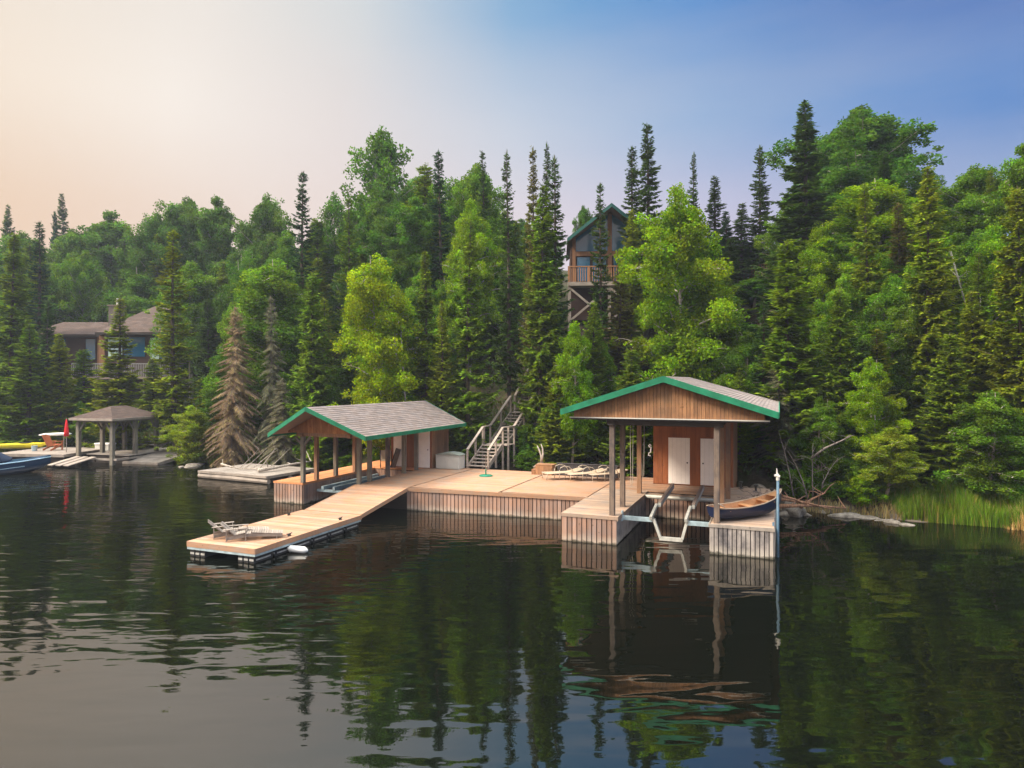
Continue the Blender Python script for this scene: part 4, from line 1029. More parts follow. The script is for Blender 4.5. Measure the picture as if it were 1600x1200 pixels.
roof = mb.build('roof', M['shingle_brown'], H)
mb = MB()
for q in q1+q2: slab(mb, *q, .22)
mb.build('eave', M['dark'], roof)
mb = MB(); mb.box((.05,1.8,10.0),(1.0,2.8,12.45)); ch = mb.build('chimney', M['brick'], roof)
mb = MB(); mb.box((-.03,1.7,12.452),(1.08,2.9,12.54)); mb.build('chimney_cap', M['soffit'], ch)
mb = MB(); mb.tube([(.6,2.3,12.54),(.6,2.3,13.2)], .09, 10); mb.build('flue_pipe', M['white'], ch)
mb = MB(); mb.box((1.1,-.4,4.4),(8.1,5.9,9.52)); mb.box((-7.0,1.7,4.4),(1.1,5.6,9.5)); mb.build('wall', M['hwall'], H)
mb = MB(); mb.box((-.9,1.60,5.8),(-.35,1.698,9.5)); mb.build('timber_post', M['hwood'], H)
mb = MB(); mb.box((.55,-.5,5.8),(1.06,-.36,9.5)); mb.build('timber_post', M['hwood'], H)
for (x0,x1,z0,z1,y,k) in ((-5.4,-3.9,8.2,9.35,1.66,'glass'),(-2.0,-1.1,7.4,9.3,1.66,'glass'),(1.35,2.65,7.6,9.35,-.44,'curtain'),(5.2,6.0,7.4,9.3,-.44,'curtain'),(6.05,6.9,7.4,9.3,-.44,'glass'),(2.8,4.7,7.6,9.35,-.44,'glass')):
    mb = MB(); mb.box((x0-.06,y-.03,z0-.06),(x0,y+.03,z1+.06)); mb.box((x1,y-.03,z0-.06),(x1+.06,y+.03,z1+.06)); mb.box((x0,y-.03,z0-.06),(x1,y+.03,z0)); mb.box((x0,y-.03,z1),(x1,y+.03,z1+.06))
    f_ = mb.build('window', M['dark'], H); mb = MB(); mb.box((x0,y-.01,z0),(x1,y+.01,z1)); mb.build('pane', M[k], f_)
mb = MB(); mb.box((-.6,-2.6,5.55),(8.4,-.45,5.75)); mb.build('balcony_floor', M['soffit'], H)
mb = MB(); mb.var=.1
x = -.6
while x < 8.4: mb.box((x,-2.58,5.752),(x+.05,-2.54,6.85)); x += .15
mb.box((-.6,-2.6,6.852),(8.4,-2.50,6.93)); mb.build('balcony_rail', M['palerail'], H)
for x in (-.4, 2.6, 5.6, 8.2): mb = MB(); mb.box((x,-2.5,3.2),(x+.15,-2.35,5.55)); mb.build('balcony_post', M['post_grey'], H)
t = thing('house_stairs', 'pale railed outside stairs zigzagging down from the left house', 'stairs', (-29.9, 59.6, 0), 0)
mb = MB(); mb.beam((1.6,0,8.6),(-1.9,0,6.6),.07,.12); mb.beam((-1.7,0,6.0),(.9,0,4.5),.07,.12); mb.beam((.9,0,4.5),(-.6,0,3.2),.07,.12); mb.build('handrail', M['palerail'], t)
mb = MB()
for i in range(9): mb.box((-1.7+i*.38,.1,5.7+i*.2),(-1.3+i*.38,1.0,5.75+i*.2))
mb.build('upper_flight', M['grey'], t)
mb = MB()
for i in range(9): mb.box((-1.6+i*.27,.1,5.0-i*.16),(-1.3+i*.27,1.0,5.05-i*.16))
mb.build('lower_flight', M['grey'], t)
mb = MB()
for x, z in ((-1.7,6.5),(0,5.2),(.9,4.5),(1.5,8.4)): mb.box((x,0,2.5),(x+.1,.1,z))
mb.build('rail_post', M['post_grey'], t)

# ------------------------------------------------------------------ house up the hill in the middle
H = thing('hillside_house', 'timber house with teal gable roof, big blue windows and stilted deck', 'house', (3.9, 46.0, 12.13), math.radians(-4))
# local: x 0..13.4, y=0 deck front, z=0 deck floor
mb = MB(); ex0, ex1, rx, rz_, ez, yf, yb = -.15, 5.75, 2.8, 5.15, 2.95, .1, 8.5
for (a, b) in ((ex0, rx), (ex1, rx)):
    shingled(mb, (a,yf,ez), (a,yb,ez), (b,yf-.5,rz_), (b,yb,rz_), .3, .5)
roof = mb.build('roof', M['hgreen'], H)
mb = MB(); slab(mb, (ex0,yf,ez),(ex0,yb,ez),(rx,yf-.5,rz_),(rx,yb,rz_),.10); slab(mb, (ex1,yf,ez),(ex1,yb,ez),(rx,yf-.5,rz_),(rx,yb,rz_),.10); mb.build('roof_deck', M['hwood'], roof)
mb = MB(); fascia(mb, (ex0,yf,ez),(rx,yf-.5,rz_),(0,-1,0),.24,.06); fascia(mb, (rx,yf-.5,rz_),(ex1,yf,ez),(0,-1,0),.24,.06); mb.build('fascia', M['hgreen'], roof)
def pent(x0, x1, f): return [(x0,0),(x1,0)]
mb = MB(); mb.box((.1,1.36,-2.5),(5.5,8.2,2.6)); mb.box((5.5,2.2,-2.5),(13.2,8.2,2.3)); mb.build('wall', M['hwall'], H)
mb = MB()
gz = lambda x: ez + (rz_-ez)*(1-abs(x-rx)/(rx-ex0)) - .22
for (x0, x1) in ((.45,2.65),(2.95,5.2)):
    mb.add([(x0,1.30,2.28),(x1,1.30,2.28),(x1,1.30,gz(x1)),(x0,1.30,gz(x0))], [(0,1,2,3)])
w_ = mb.build('gable_window', M['glass'], H)
mb = MB(); mb.box((.36,1.24,1.95),(5.3,1.31,2.25)); mb.box((.22,1.22,0),(.44,1.32,3.2)); mb.box((2.66,1.22,0),(2.94,1.32,4.9)); mb.box((5.21,1.22,0),(5.42,1.32,3.2)); mb.build('timber_frame', M['hwood'], H)
mb = MB(); mb.add([(ex0+.3,1.38,ez-.25),(ex1-.3,1.38,ez-.25),(rx,1.38,rz_-.25)], [(0,1,2)]); mb.build('gable_wall', M['hwall'], H)
for (x0, x1) in ((.48,1.5),(1.56,2.6),(3.0,4.0),(4.06,5.15)):
    mb = MB(); mb.box((x0,1.29,.15),(x1,1.355,1.92)); f_ = mb.build('window', M['dark'], H)
    mb = MB(); mb.box((x0+.07,1.275,.22),(x1-.07,1.287,1.86)); mb.build('pane', M['glass'], f_)
mb = MB(); mb.box((-.1,0,-.28),(13.4,1.3,-.02)); mb.build('deck_floor', M['silver'], H)
mb = MB(); mb.var=.12; x = -.08
while x < 13.4: mb.box((x,.03,0),(x+.05,.07,.98)); x += .16
for x in (-.05, 1.3, 4.0, 6.7, 9.4, 12.1, 13.3): mb.box((x-.06,.0,-.02),(x+.06,.1,1.05))
mb.box((-.1,-.01,.982),(13.4,.12,1.05)); mb.build('deck_rail', M['hrail'], H)
for x in (.0, 2.7, 5.4, 8.1, 10.8, 13.2): mb = MB(); mb.box((x-.1,.1,-3.6),(x+.1,.3,-.28)); mb.build('stilt', M['silver'], H)
mb = MB()
for x in (.0, 2.7): mb.beam((x+.1,.08,-.5),(x+2.6,.08,-2.6),.14,.09,(0,1,0)); mb.beam((x+2.6,.05,-.5),(x+.1,.05,-2.6),.14,.09,(0,1,0))
mb.build('cross_brace', M['silver'], H)
mb = MB(); A, B_, C, D_ = (5.3,1.3,2.45),(13.8,1.3,2.45),(13.8,8.4,2.45),(5.3,8.4,2.45); ra, rb = (5.3,4.8,3.9),(11.5,4.8,3.9)
shingled(mb, A, B_, ra, rb, .3, .5); shingled(mb, B_, C, rb, rb, .3, .5); shingled(mb, C, D_, rb, ra, .3, .5); mb.build('wing_roof', M['hnavy'], H)
# ------------------------------------------------------------------ trees
def np_mesh(name, V, Q, C, mats, mi=None, smooth=False):
    me = bpy.data.meshes.new(name)
    nv, nq = len(V), len(Q)
    me.vertices.add(nv); me.vertices.foreach_set('co', np.asarray(V, np.float32).ravel())
    me.loops.add(nq*4); me.loops.foreach_set('vertex_index', np.asarray(Q, np.int32).ravel())
    me.polygons.add(nq); me.polygons.foreach_set('loop_start', np.arange(0, nq*4, 4, dtype=np.int32)); me.polygons.foreach_set('loop_total', np.full(nq, 4, np.int32))
    for m_ in mats: me.materials.append(m_)
    if mi is not None: me.polygons.foreach_set('material_index', np.asarray(mi, np.int32))
    at_ = me.color_attributes.new('vc', 'FLOAT_COLOR', 'POINT')
    C4 = np.ones((nv, 4), np.float32); C4[:, :3] = C; at_.data.foreach_set('color', C4.ravel())
    me.update(calc_edges=True); return me
def leaf_quads(P_, D_, S_, L_, W_, C_):
    """diamond leaves: base point P, direction D, side vector S, length L, width W, colour C -> V, Q, C"""
    n = len(P_)
    D_ = D_/np.linalg.norm(D_, axis=1, keepdims=True)
    S_ = S_ - D_*(S_*D_).sum(1, keepdims=True); S_ = S_/np.maximum(np.linalg.norm(S_, axis=1, keepdims=True), 1e-6)
    L_ = np.reshape(L_, (-1, 1)); W_ = np.reshape(W_, (-1, 1))
    V = np.stack([P_, P_+D_*L_*.45+S_*W_*.5, P_+D_*L_, P_+D_*L_*.45-S_*W_*.5], 1).reshape(-1, 3)
    Q = np.arange(n*4).reshape(n, 4)
    return V, Q, np.repeat(C_, 4, axis=0)
def tube_np(pts, rad, n=5):
    pts = np.asarray(pts, float); k = len(pts); V = []; Q = []
    T = np.gradient(pts, axis=0); T /= np.linalg.norm(T, axis=1, keepdims=True)+1e-9
    ref = np.where(np.abs(T[:, 2:3]) < .9, np.array([[0, 0, 1.]]), np.array([[1., 0, 0]]))
    A = np.cross(T, ref); A /= np.linalg.norm(A, axis=1, keepdims=True)+1e-9; B = np.cross(T, A)
    th = np.arange(n)*2*np.pi/n
    V = (pts[:, None] + (A[:, None]*np.cos(th)[None, :, None] + B[:, None]*np.sin(th)[None, :, None])*np.asarray(rad)[:, None, None]).reshape(-1, 3)
    for i in range(k-1):
        for j in range(n): Q.append((i*n+j, i*n+(j+1) % n, (i+1)*n+(j+1) % n, (i+1)*n+j))
    return V, np.array(Q)
class Acc:
    def __init__(s): s.V = []; s.Q = []; s.C = []; s.n = 0
    def add(s, V, Q, C=None):
        if C is None: C = np.ones((len(V), 3))
        s.V.append(V); s.Q.append(Q+s.n); s.C.append(C); s.n += len(V)
    def mesh(s, name, mats): return np_mesh(name, np.concatenate(s.V), np.concatenate(s.Q), np.concatenate(s.C), mats)

HP = 12.0
def make_spruce(seed, Rr, shape=.85, h0=.06, droop=.25, gap=.12, dead=False, dens=1.0, fullness=1.0):
    r = np.random.RandomState(seed); lf = Acc(); wd = Acc()
    bx, by = r.uniform(-.25, .25, 2)
    tz = np.linspace(-.5, HP, 12); tt = np.clip(tz/HP, 0, 1)
    tp = np.stack([bx*np.sin(tt*2.5), by*np.sin(tt*2.1), tz], 1)
    wd.add(*tube_np(tp, np.maximum(.012, .16*(1-tt)**.9+.012), 8))
    def trunk(z): t = z/HP; return np.array([bx*math.sin(t*2.5), by*math.sin(t*2.1), z])
    z = HP*h0
    lobes = r.uniform(0, 6.28, 3); la = r.uniform(.06, .2, 3)
    while z < HP*.985:
        t = z/HP
        prof = (1-t)**shape * (1 if t > .12 else .72+.28*t/.12)
        prof *= 1 + .16*math.sin(z*2.3+seed) + .10*math.sin(z*5.1+seed*2)
        nb = max(4, int(r.randint(6, 9)*(1 if t < .85 else .8)))
        for k in range(nb):
            if r.rand() < gap: continue
            a = 2*math.pi*(k+r.uniform(-.35, .35))/nb + z*3.1
            L = Rr*prof*(r.uniform(.5, 1.22))*(1+sum(la[i]*math.sin((i+1)*a+lobes[i]) for i in range(3))) + .07
            up = (.55 if t > .82 else .15 - droop*(1-t)) + r.uniform(-.1, .1)
            if dead: up -= .35*(1-t)+.25
            base = trunk(z+r.uniform(-.12, .12)); out = np.array([math.cos(a), math.sin(a), 0.])
            s = np.linspace(0, 1, 6)
            curve = up*s*L + (.16*s**2.2 - .22*np.sin(s*2.6)*(1-t)*.8)*L*(1 if not dead else -.6)
            path = base + out*(s*L)[:, None] + np.array([0, 0, 1.])*curve[:, None]
            wd.add(*tube_np(path, .022*(1-s*.85)*(.5+L*.4), 4))
            # sprays
            st = .042/dens; n = max(5, int(L/st))
            ss = r.uniform(.16 if t < .8 else .0, 1.0, n)
            side = np.array([-out[1], out[0], 0.])
            pb = base + out*(ss*L)[:, None] + np.array([0, 0, 1.])*np.interp(ss, s, curve)[:, None]
            for rep in range(3):
                sg = r.choice([-1, 1], n)
                tl = (.16+.30*np.clip((1-ss)*1.5, .18, .75)*min(1, L/1.2))*r.uniform(.7, 1.25, n)*fullness
                d = out*(.75+r.uniform(-.2, .3, n))[:, None] + side*(sg*r.uniform(.35, 1.15, n))[:, None] + np.array([0, 0, 1.])*r.uniform(-.42, .18, n)[:, None]
                if dead: d[:, 2] -= .7
                c_ = r.uniform(.72, 1.25, (n, 1))*np.ones((1, 3)); c_[:, 0] *= r.uniform(.8, 1.1, n)
                newg = (r.rand(n) < .30); c_[newg] *= np.array([1.5, 1.6, .9])
                sv = np.cross(d, np.array([0, 0, 1.])) + r.uniform(-.5, .5, (n, 3))
                w_ = tl*r.uniform(.30, .50, n) if not dead else tl*r.uniform(.03, .08, n)
                lf.add(*leaf_quads(pb, d, sv, tl*1.15, w_, c_))
            # bare inner twigs
            m_ = max(1, int(L*5)); s2 = r.uniform(.05, .6, m_)
            p2 = base + out*(s2*L)[:, None] + np.array([0, 0, 1.])*np.interp(s2, s, curve)[:, None]
            d2 = r.uniform(-1, 1, (m_, 3)); d2[:, 2] = -np.abs(d2[:, 2])*1.0
            wd.add(*leaf_quads(p2, d2, r.uniform(-1, 1, (m_, 3)), r.uniform(.12, .4, m_), np.full(m_, .014), np.full((m_, 3), 1.15)))
        z += (.225 if t < .8 else .15)*r.uniform(.8, 1.25)
    # leader
    lf.add(*leaf_quads(np.tile(trunk(HP*.97), (10, 1)), np.c_[r.uniform(-.5, .5, (10, 2)), r.uniform(.6, 1.5, 10)], r.uniform(-1, 1, (10, 3)), r.uniform(.2, .45, 10), np.full(10, .06), np.ones((10, 3))))
    return lf, wd

def make_broad(seed, Rr, kind='birch', leaves=20000, leaf=.15, open_=0.0, h0=.22, top=.5):
    r = np.random.RandomState(seed); lf = Acc(); wd = Acc()
    nstem = r.choice([1, 2, 2]) if kind == 'birch' else 1
    bend = r.uniform(-.5, .5, (3, 2))
    def trunk(t, k=0):
        t = np.asarray(t, float)
        x = bend[k, 0]*np.sin(t*2.2) + (k*.55)*t*Rr*.5*math.cos(seed); y = bend[k, 1]*np.sin(t*1.9) + (k*.55)*t*Rr*.5*math.sin(seed)
        return np.stack([x, y, t*HP*.93], -1)
    for k in range(nstem):
        t = np.linspace(-.04, 1, 14); tr = (.13 if kind == 'birch' else .17)*(1-np.clip(t, 0, 1)*.88)*(1-.25*k)
        wd.add(*tube_np(trunk(t, k), tr, 8))
    env = lambda t: np.clip(((t-h0*.7)/(top-h0*.7)), 0, 1)**.55 if t < top else max(0., 1-((t-top)/(1-top))**1.9)**.6
    clumps = []
    nl = 60
    for i in range(nl):
        t = h0 + (1-h0)*((i+r.rand())/nl)*.97
        k = r.randint(nstem); e = env(min(.99, t+.06))*Rr
        if r.rand() < open_*.5: continue
        a = i*2.4 + r.uniform(-.5, .5); L = e*r.uniform(.35, 1.0)+.18
        b = trunk(t*.93, k); up = r.uniform(.35, 1.1) if kind != 'birch' else r.uniform(.3, 1.05)
        out = np.array([math.cos(a), math.sin(a), 0])
        s = np.linspace(0, 1, 6)[:, None]; path = b + out*L*s + np.array([0, 0, 1])*(up*L*s - (.35 if kind == 'birch' else .05)*L*s**2.4) + r.uniform(-.08, .08, (6, 3))*s
        wd.add(*tube_np(path, (.05*(1-t)+.018)*(1-.8*s[:, 0]), 5))
        for q in range(r.randint(6, 11)):
            s0 = r.uniform(.3, 1.0); p = path[0]*(1-s0)+path[-1]*s0 if s0 < .5 else path[min(5, int(round(s0*5)))]
            off = r.normal(0, 1, 3);  off = off/np.linalg.norm(off)*r.uniform(.15, .55)*(.6+.4*Rr/2.5)
            c_ = p+off; wd.add(*tube_np([p, (p+c_)/2+np.array([0, 0, .05]), c_], [.014, .010, .005], 4))
            clumps.append((c_, r.choice([.16,.22,.28,.38,.48])*r.uniform(.8,1.15)*(.75+.25*Rr/2.5)))
    for j in range(8):
        clumps.append((trunk(.93+.07*r.rand(), 0)+r.uniform(-.25, .25, 3), .28))
    n = leaves//len(clumps)
    for c_, cr in clumps:
        m_ = int(n*(cr/.32)**2*r.uniform(.6, 1.3)); d = r.normal(0, 1, (m_, 3)); d /= np.linalg.norm(d, axis=1, keepdims=True)
        rad = cr*r.uniform(.25, 1.1, m_)**.55; p = c_ + d*rad[:, None]*np.array([1.05, 1.05, 1.05])
        nd_ = r.normal(0, 1, (m_, 3)); nd_[:, 2] -= .35
        sv = r.normal(0, 1, (m_, 3)); k = r.uniform(.68, 1.32)
        c4 = r.uniform(.6, 1.45, (m_, 1))*k*np.ones((1, 3)); c4[:, 0] *= r.uniform(.8, 1.25, m_)*r.uniform(.9, 1.12)
        sz = leaf*r.uniform(.6, 1.3, m_)
        lf.add(*leaf_quads(p, nd_, sv, sz, sz*.78, c4))
    return lf, wd

PROTO = {}
def proto(kind, i, maker, Rr, leafm, barkm, lname='crown'):
    lf, wd = maker
    PROTO.setdefault(kind, []).append((lf.mesh(lname, [M[leafm]]), wd.mesh('trunk', [M[barkm]]), Rr))
for i, (Rr, sh, h0, dr, gp, fu) in enumerate(((2.1,.80,.05,.28,.08,1.15),(1.8,.85,.08,.30,.14,1.1),(2.3,.72,.04,.35,.10,1.15),(1.9,.95,.06,.22,.16,1.05))):
    proto('spruce', i, make_spruce(11+i, Rr, sh, h0, dr, gp, fullness=fu), Rr, 'needle', 'bark')
for i, (Rr, sh) in enumerate(((1.25,.66),(1.15,.72),(1.4,.80))):
    proto('spire', i, make_spruce(31+i, Rr, sh, .10, .30, .12, dens=1.1, fullness=.85), Rr, 'needle', 'bark')
for i, Rr in enumerate((2.0, 1.6)):
    proto('dead', i, make_spruce(51+i, Rr, .7, .04, .45, .08, dead=True, dens=1.6, fullness=1.1), Rr, 'deadneedle', 'bark_dead')
for i, (Rr, op, h0, tp) in enumerate(((2.6,.0,.10,.42),(2.3,.1,.22,.5),(2.8,.05,.06,.38))):
    proto('birch', i, make_broad(71+i, Rr, 'birch', 70000, .115, op, h0, tp), Rr, 'leaf', 'bark_birch')
for i, (Rr, op, h0, tp) in enumerate(((2.6,.15,.30,.62),(2.3,.2,.25,.6),(3.0,.1,.25,.6))):
    proto('aspen', i, make_broad(91+i, Rr, 'aspen', 60000, .13, op, h0, tp), Rr, 'leaf', 'bark_aspen')
proto('open', 0, make_broad(105, 2.9, 'aspen', 13000, .19, .3, .30, .66), 2.9, 'leaf', 'bark_aspen')
proto('open', 1, make_broad(108, 2.6, 'aspen', 9000, .17, .45, .30, .6), 2.6, 'leaf', 'bark_aspen')
for i, Rr in enumerate((4.6, 5.2, 4.0)):
    proto('shrub', i, make_broad(121+i, Rr, 'shrub', 9000, .40, .0, .02, .35), Rr, 'leaf', 'bark')

TINT = {
 'spruce': (.135,.205,.016), 'spruce_dark': (.058,.108,.026), 'spruce_blue': (.036,.085,.040), 'spruce_warm': (.185,.235,.016), 'spruce_brown': (.150,.135,.045),
 'dead_brown': (.20,.14,.10), 'dead_grey': (.135,.12,.085),
 'birch_bright': (.150,.275,.003), 'birch_yellow': (.205,.32,.002), 'mid': (.088,.185,.010), 'deep': (.060,.148,.013), 'far': (.072,.155,.020), 'shrub': (.09,.20,.012), 'shrub_yellow': (.17,.24,.014)}
NAMES = {'spruce': 'spruce_tree', 'spire': 'spruce_tree', 'dead': 'dead_spruce', 'birch': 'birch_tree', 'aspen': 'aspen_tree', 'open': 'aspen_tree', 'shrub': 'shrub'}
TR = random.Random(99)
TREES = []
def tree(kind, x, Y, h, rad, tint, label, vi=None, group=None, zb=None, lean=(0, 0)):
    v = PROTO[kind]; i = TR.randrange(len(v)) if vi is None else vi % len(v)
    lm, tm, R0 = v[i]
    zb = float(ground(x, Y)) - .1 if zb is None else zb
    r = thing(NAMES[kind], label, {'shrub': 'shrub', 'dead': 'dead tree'}.get(kind, 'tree'), (x, Y, zb), TR.uniform(0, 6.28), group)
    r.rotation_euler = (lean[0]+TR.uniform(-.022, .022), lean[1]+TR.uniform(-.022, .022), r.rotation_euler[2])
    rad *= {'birch': 1.2, 'aspen': 1.15, 'spire': 1.15, 'spruce': 1.1, 'dead': 1.1}.get(kind, 1); r.scale = (rad/R0, rad/R0, h/HP)
    k = TR.uniform(.88, 1.12); c_ = TINT[tint]
    cr = bpy.data.objects.new('crown' if kind != 'shrub' else 'foliage', lm); cr.parent = r; COL.objects.link(cr); cr.color = (c_[0]*k*TR.uniform(.93,1.07), c_[1]*k, c_[2]*k, 1)
    tk = bpy.data.objects.new('trunk' if kind != 'shrub' else 'stems', tm); tk.parent = r; COL.objects.link(tk)
    TREES.append((x/Y*F+800, Y, rad)); return r
def T(kind, px, ytop, Y, hw, tint, label, vi=None, group=None, lean=(0,0)):
    X = (px-800)/F*Y; zt = CZ + (HY-ytop)*Y/F; zb = float(ground(X, Y)) - .1
    return tree(kind, X, Y, zt-zb, hw/F*Y, tint, label, vi, group, zb, lean)

# tall conifers against the sky
T('spruce', 1250, 162, 38, 60, 'spruce_dark', 'tallest dark spruce, immediately left of the big rounded aspen at right', 1)
T('spire', 1187, 226, 46, 26, 'spruce_dark', 'lone slim spruce against the sky left of the tallest spruce', 2)
T('spire', 1010, 195, 44, 32, 'spruce_dark', 'taller of the twin dark spruces right of the hillside house gable', 0)
T('spire', 992, 226, 45.5, 24, 'spruce_dark', 'shorter of the twin dark spruces right of the hillside house gable', 1)
T('spire', 1080, 236, 46, 16, 'spruce_dark', 'small dark spire poking up behind the bright green birch top')
T('spire', 1113, 274, 47, 22, 'spruce_dark', 'thin dark spruce just right of the bright green birch top')
T('spire', 1133, 330, 46, 20, 'spruce_blue', 'short dark spruce in the gap right of the bright green birch')
T('spire', 1160, 316, 45, 24, 'spruce_dark', 'short pointed spruce left of the lone slim spruce')
T('spire', 944, 286, 41, 22, 'spruce_dark', 'slim spruce standing in front of the hillside house gable', 0)
T('spire', 868, 244, 38.5, 36, 'spruce_dark', 'broad dark spruce at the left edge of the hillside house', 2)
T('spire', 856, 220, 42, 22, 'spruce_dark', 'tallest thin spire left of the hillside house')
T('spire', 828, 230, 41, 22, 'spruce_brown', 'rusty-topped thin spruce left of the hillside house spires')
T('spire', 795, 235, 42, 25, 'spruce_dark', 'slim dark spruce above the wooden stairs')
T('spruce', 842, 292, 38.0, 46, 'spruce', 'large layered spruce directly above the wooden stairs', 0)
T('spruce', 731, 343, 38, 42, 'spruce', 'full bushy-topped spruce above the shelter roof end', 1)
T('spire', 692, 233, 48, 24, 'spruce_blue', 'dark blue-green spire right of the tall open aspen')
T('spire', 757, 238, 50, 18, 'spruce_dark', 'thin spire inside the round crown of the mid green aspen')
T('spire', 473, 268, 52, 27, 'spruce_blue', 'isolated dark spire left of centre against the pale sky', 0)
T('spire', 545, 308, 50, 22, 'spruce', 'narrow spruce between the dark spire and the tall open aspen')
T('spire', 275, 358, 46.5, 32, 'spruce_warm', 'tall brownish narrow spruce right of the brown house', 0)
T('spruce', 490, 425, 41.5, 44, 'spruce', 'broad green spruce above the left end of the shelter roof', 2)
T('spruce', 190, 466, 49, 46, 'spruce_warm', 'pointed spruce standing in front of the brown house', 3)
T('spire', 55, 344, 62, 24, 'spruce_blue', 'dark blue spruce above the left wing of the brown house')
T('spruce', 14, 362, 52, 46, 'spruce', 'big spruce at the far left frame edge')
T('spruce', 92, 520, 51, 36, 'spruce_warm', 'young spruce below the left wing of the brown house', 0)
T('spruce', 40, 505, 50, 40, 'spruce', 'spruce between the left edge spruce and the young spruce', 1)
T('spruce', 100, 302, 96, 22, 'spruce_dark', 'far dark bushy conifer on the left ridge, tallest of three', 1)
T('spruce', 10, 319, 96, 20, 'spruce_dark', 'far dark conifer on the left ridge at the frame edge', 0)
T('spruce', 83, 329, 94, 14, 'spruce_blue', 'small far blue conifer beside the tallest ridge conifer', 2)
T('spruce', 984, 326, 42.5, 34, 'spruce_warm', 'olive spruce covering the right half of the hillside house gable', 0)
T('spruce', 1142, 372, 43.5, 26, 'spruce_dark', 'dark spruce hiding the left part of the far deck rail', 1)
T('spruce', 1128, 430, 41, 40, 'spruce', 'spruce just right of the large bright birch, below the dark spruce', 2)
T('birch', 1178, 432, 42, 40, 'deep', 'deep green birch right under the far brown deck rail', 1)
T('spruce', 1212, 380, 43, 26, 'spruce', 'slim spruce at the right end of the far deck rail', 0)
T('birch', 1150, 500, 38, 50, 'deep', 'deep green birch low behind the boathouse right slope', 0)
T('birch', 1290, 330, 36, 50, 'birch_bright', 'bright green leafy birch between the two tall spruces right of the shed', 0)
T('birch', 1430, 400, 31.5, 40, 'mid', 'mid green birch behind the tall layered spruce at right', 2)
T('birch', 1560, 330, 31, 46, 'birch_bright', 'bright green birch near the top right frame corner', 1)
T('spruce', 1238, 372, 31.5, 66, 'spruce', 'wide layered spruce just above the boathouse right eave', 2)
T('spruce', 1355, 284, 33, 38, 'spruce_warm', 'slender brown-green spruce in front of the lime green trees', 1)
T('spire', 1402, 316, 34, 28, 'spruce_brown', 'thin brown half dead spruce right of centre at the right')
T('spruce', 1448, 262, 31, 54, 'spruce_warm', 'tall layered spruce above the left end of the reed bed', 0)
T('spruce', 1592, 290, 27.5, 58, 'spruce_warm', 'big spruce cut by the right frame edge', 2)
T('spruce', 1530, 395, 29.5, 44, 'spruce', 'mid height spruce above the right reed bed', 3)
T('spruce', 962, 402, 38.5, 44, 'spruce_brown', 'dull brown-green spruce below the hillside house deck', 3)
T('spruce', 665, 392, 40, 36, 'spruce', 'narrow dense spruce right of the yellow-green birch', 1)
T('spruce', 930, 470, 36.5, 34, 'spruce', 'spruce behind the green birch sapling above the loungers', 0)
T('spruce', 1130, 480, 35, 46, 'spruce', 'dark spruce right of the bright birch above the boathouse ridge', 0)
T('spruce', 985, 545, 34.6, 44, 'spruce', 'low spruce behind the left slope of the boathouse roof', 2)
T('spruce', 872, 560, 36, 40, 'spruce_warm', 'low yellow-green spruce boughs over the charcoal planter', 2)
T('spire', 610, 455, 42, 24, 'spruce_dark', 'dark spruce hidden behind the yellow-green birch trunk')
T('spruce', 555, 470, 42, 34, 'spruce_dark', 'dark spruce left of the yellow-green birch trunk', 1)
T('spruce', 690, 470, 38, 32, 'spruce_warm', 'olive spruce over the shelter roof right end', 3)
T('spruce', 640, 520, 40, 34, 'spruce', 'shorter spruce in front of the yellow-green birch base', 0)
T('spruce', 1310, 450, 30.5, 44, 'spruce', 'layered spruce behind the small leaning lime birch', 2)
T('spruce', 1480, 520, 28, 52, 'spruce_warm', 'low wide olive spruce right above the tall reeds', 2)
T('spruce', 1190, 470, 33, 40, 'spruce_dark', 'dark spruce behind the boathouse right roof slope', 3)
# dead trees
T('dead', 358, 478, 43, 46, 'dead_brown', 'broad drooping dead brown spruce above the old raft', 0)
T('dead', 425, 462, 43.5, 28, 'dead_grey', 'narrow grey dead spruce left of the shelter roof tip', 1)
T('dead', 448, 590, 42, 34, 'dead_grey', 'low grey dead spruce beside the shelter roof tip', 0)
T('dead', 1225, 560, 31.2, 40, 'dead_grey', 'bare grey-brown dead spruce behind the mooring pole', 1)
T('dead', 1404, 430, 33.4, 34, 'dead_grey', 'brown dead lower spruce between two olive spruces at right', 0)
# broadleaf
T('open', 614, 183, 58, 68, 'deep', 'tall open-crowned aspen standing above all left of centre', 0)
T('open', 528, 283, 60, 44, 'deep', 'sparse leaning aspen with sky showing through left of the tall aspen', 1)
T('aspen', 740, 236, 52, 52, 'mid', 'round mid green aspen between the two dark spires', 2)
T('birch', 733, 292, 45, 42, 'birch_bright', 'yellow-green crown in front of the round mid green aspen', 1)
T('birch', 606, 380, 39.2, 68, 'birch_yellow', 'glowing yellow-green birch with white trunk above the shelter roof', 0)
T('birch', 1066, 270, 36, 84, 'birch_bright', 'large bright green birch standing behind the boathouse', 2)
T('birch', 1100, 420, 35.5, 74, 'mid', 'darker green birch mass at the foot of the large bright birch', 0)
T('aspen', 1336, 152, 45, 110, 'deep', 'biggest rounded dark green aspen at upper right', 2)
T('aspen', 1300, 260, 43.5, 76, 'deep', 'lower dark green aspen shoulder left below the biggest aspen', 0)
T('birch', 1378, 276, 39, 92, 'birch_bright', 'lime green birch crown in front of the biggest aspen', 0)
T('birch', 1300, 355, 37, 66, 'mid', 'mid green birch left of the brown-green slender spruce', 1)
T('aspen', 1515, 250, 38, 62, 'mid', 'rounded aspen right of the tall layered spruce', 0)
T('birch', 1500, 350, 34, 60, 'mid', 'green aspen with pale slanting trunks at right', 1)
T('aspen', 1590, 216, 33, 50, 'mid', 'aspen filling the top right of the wood at the frame edge', 1)
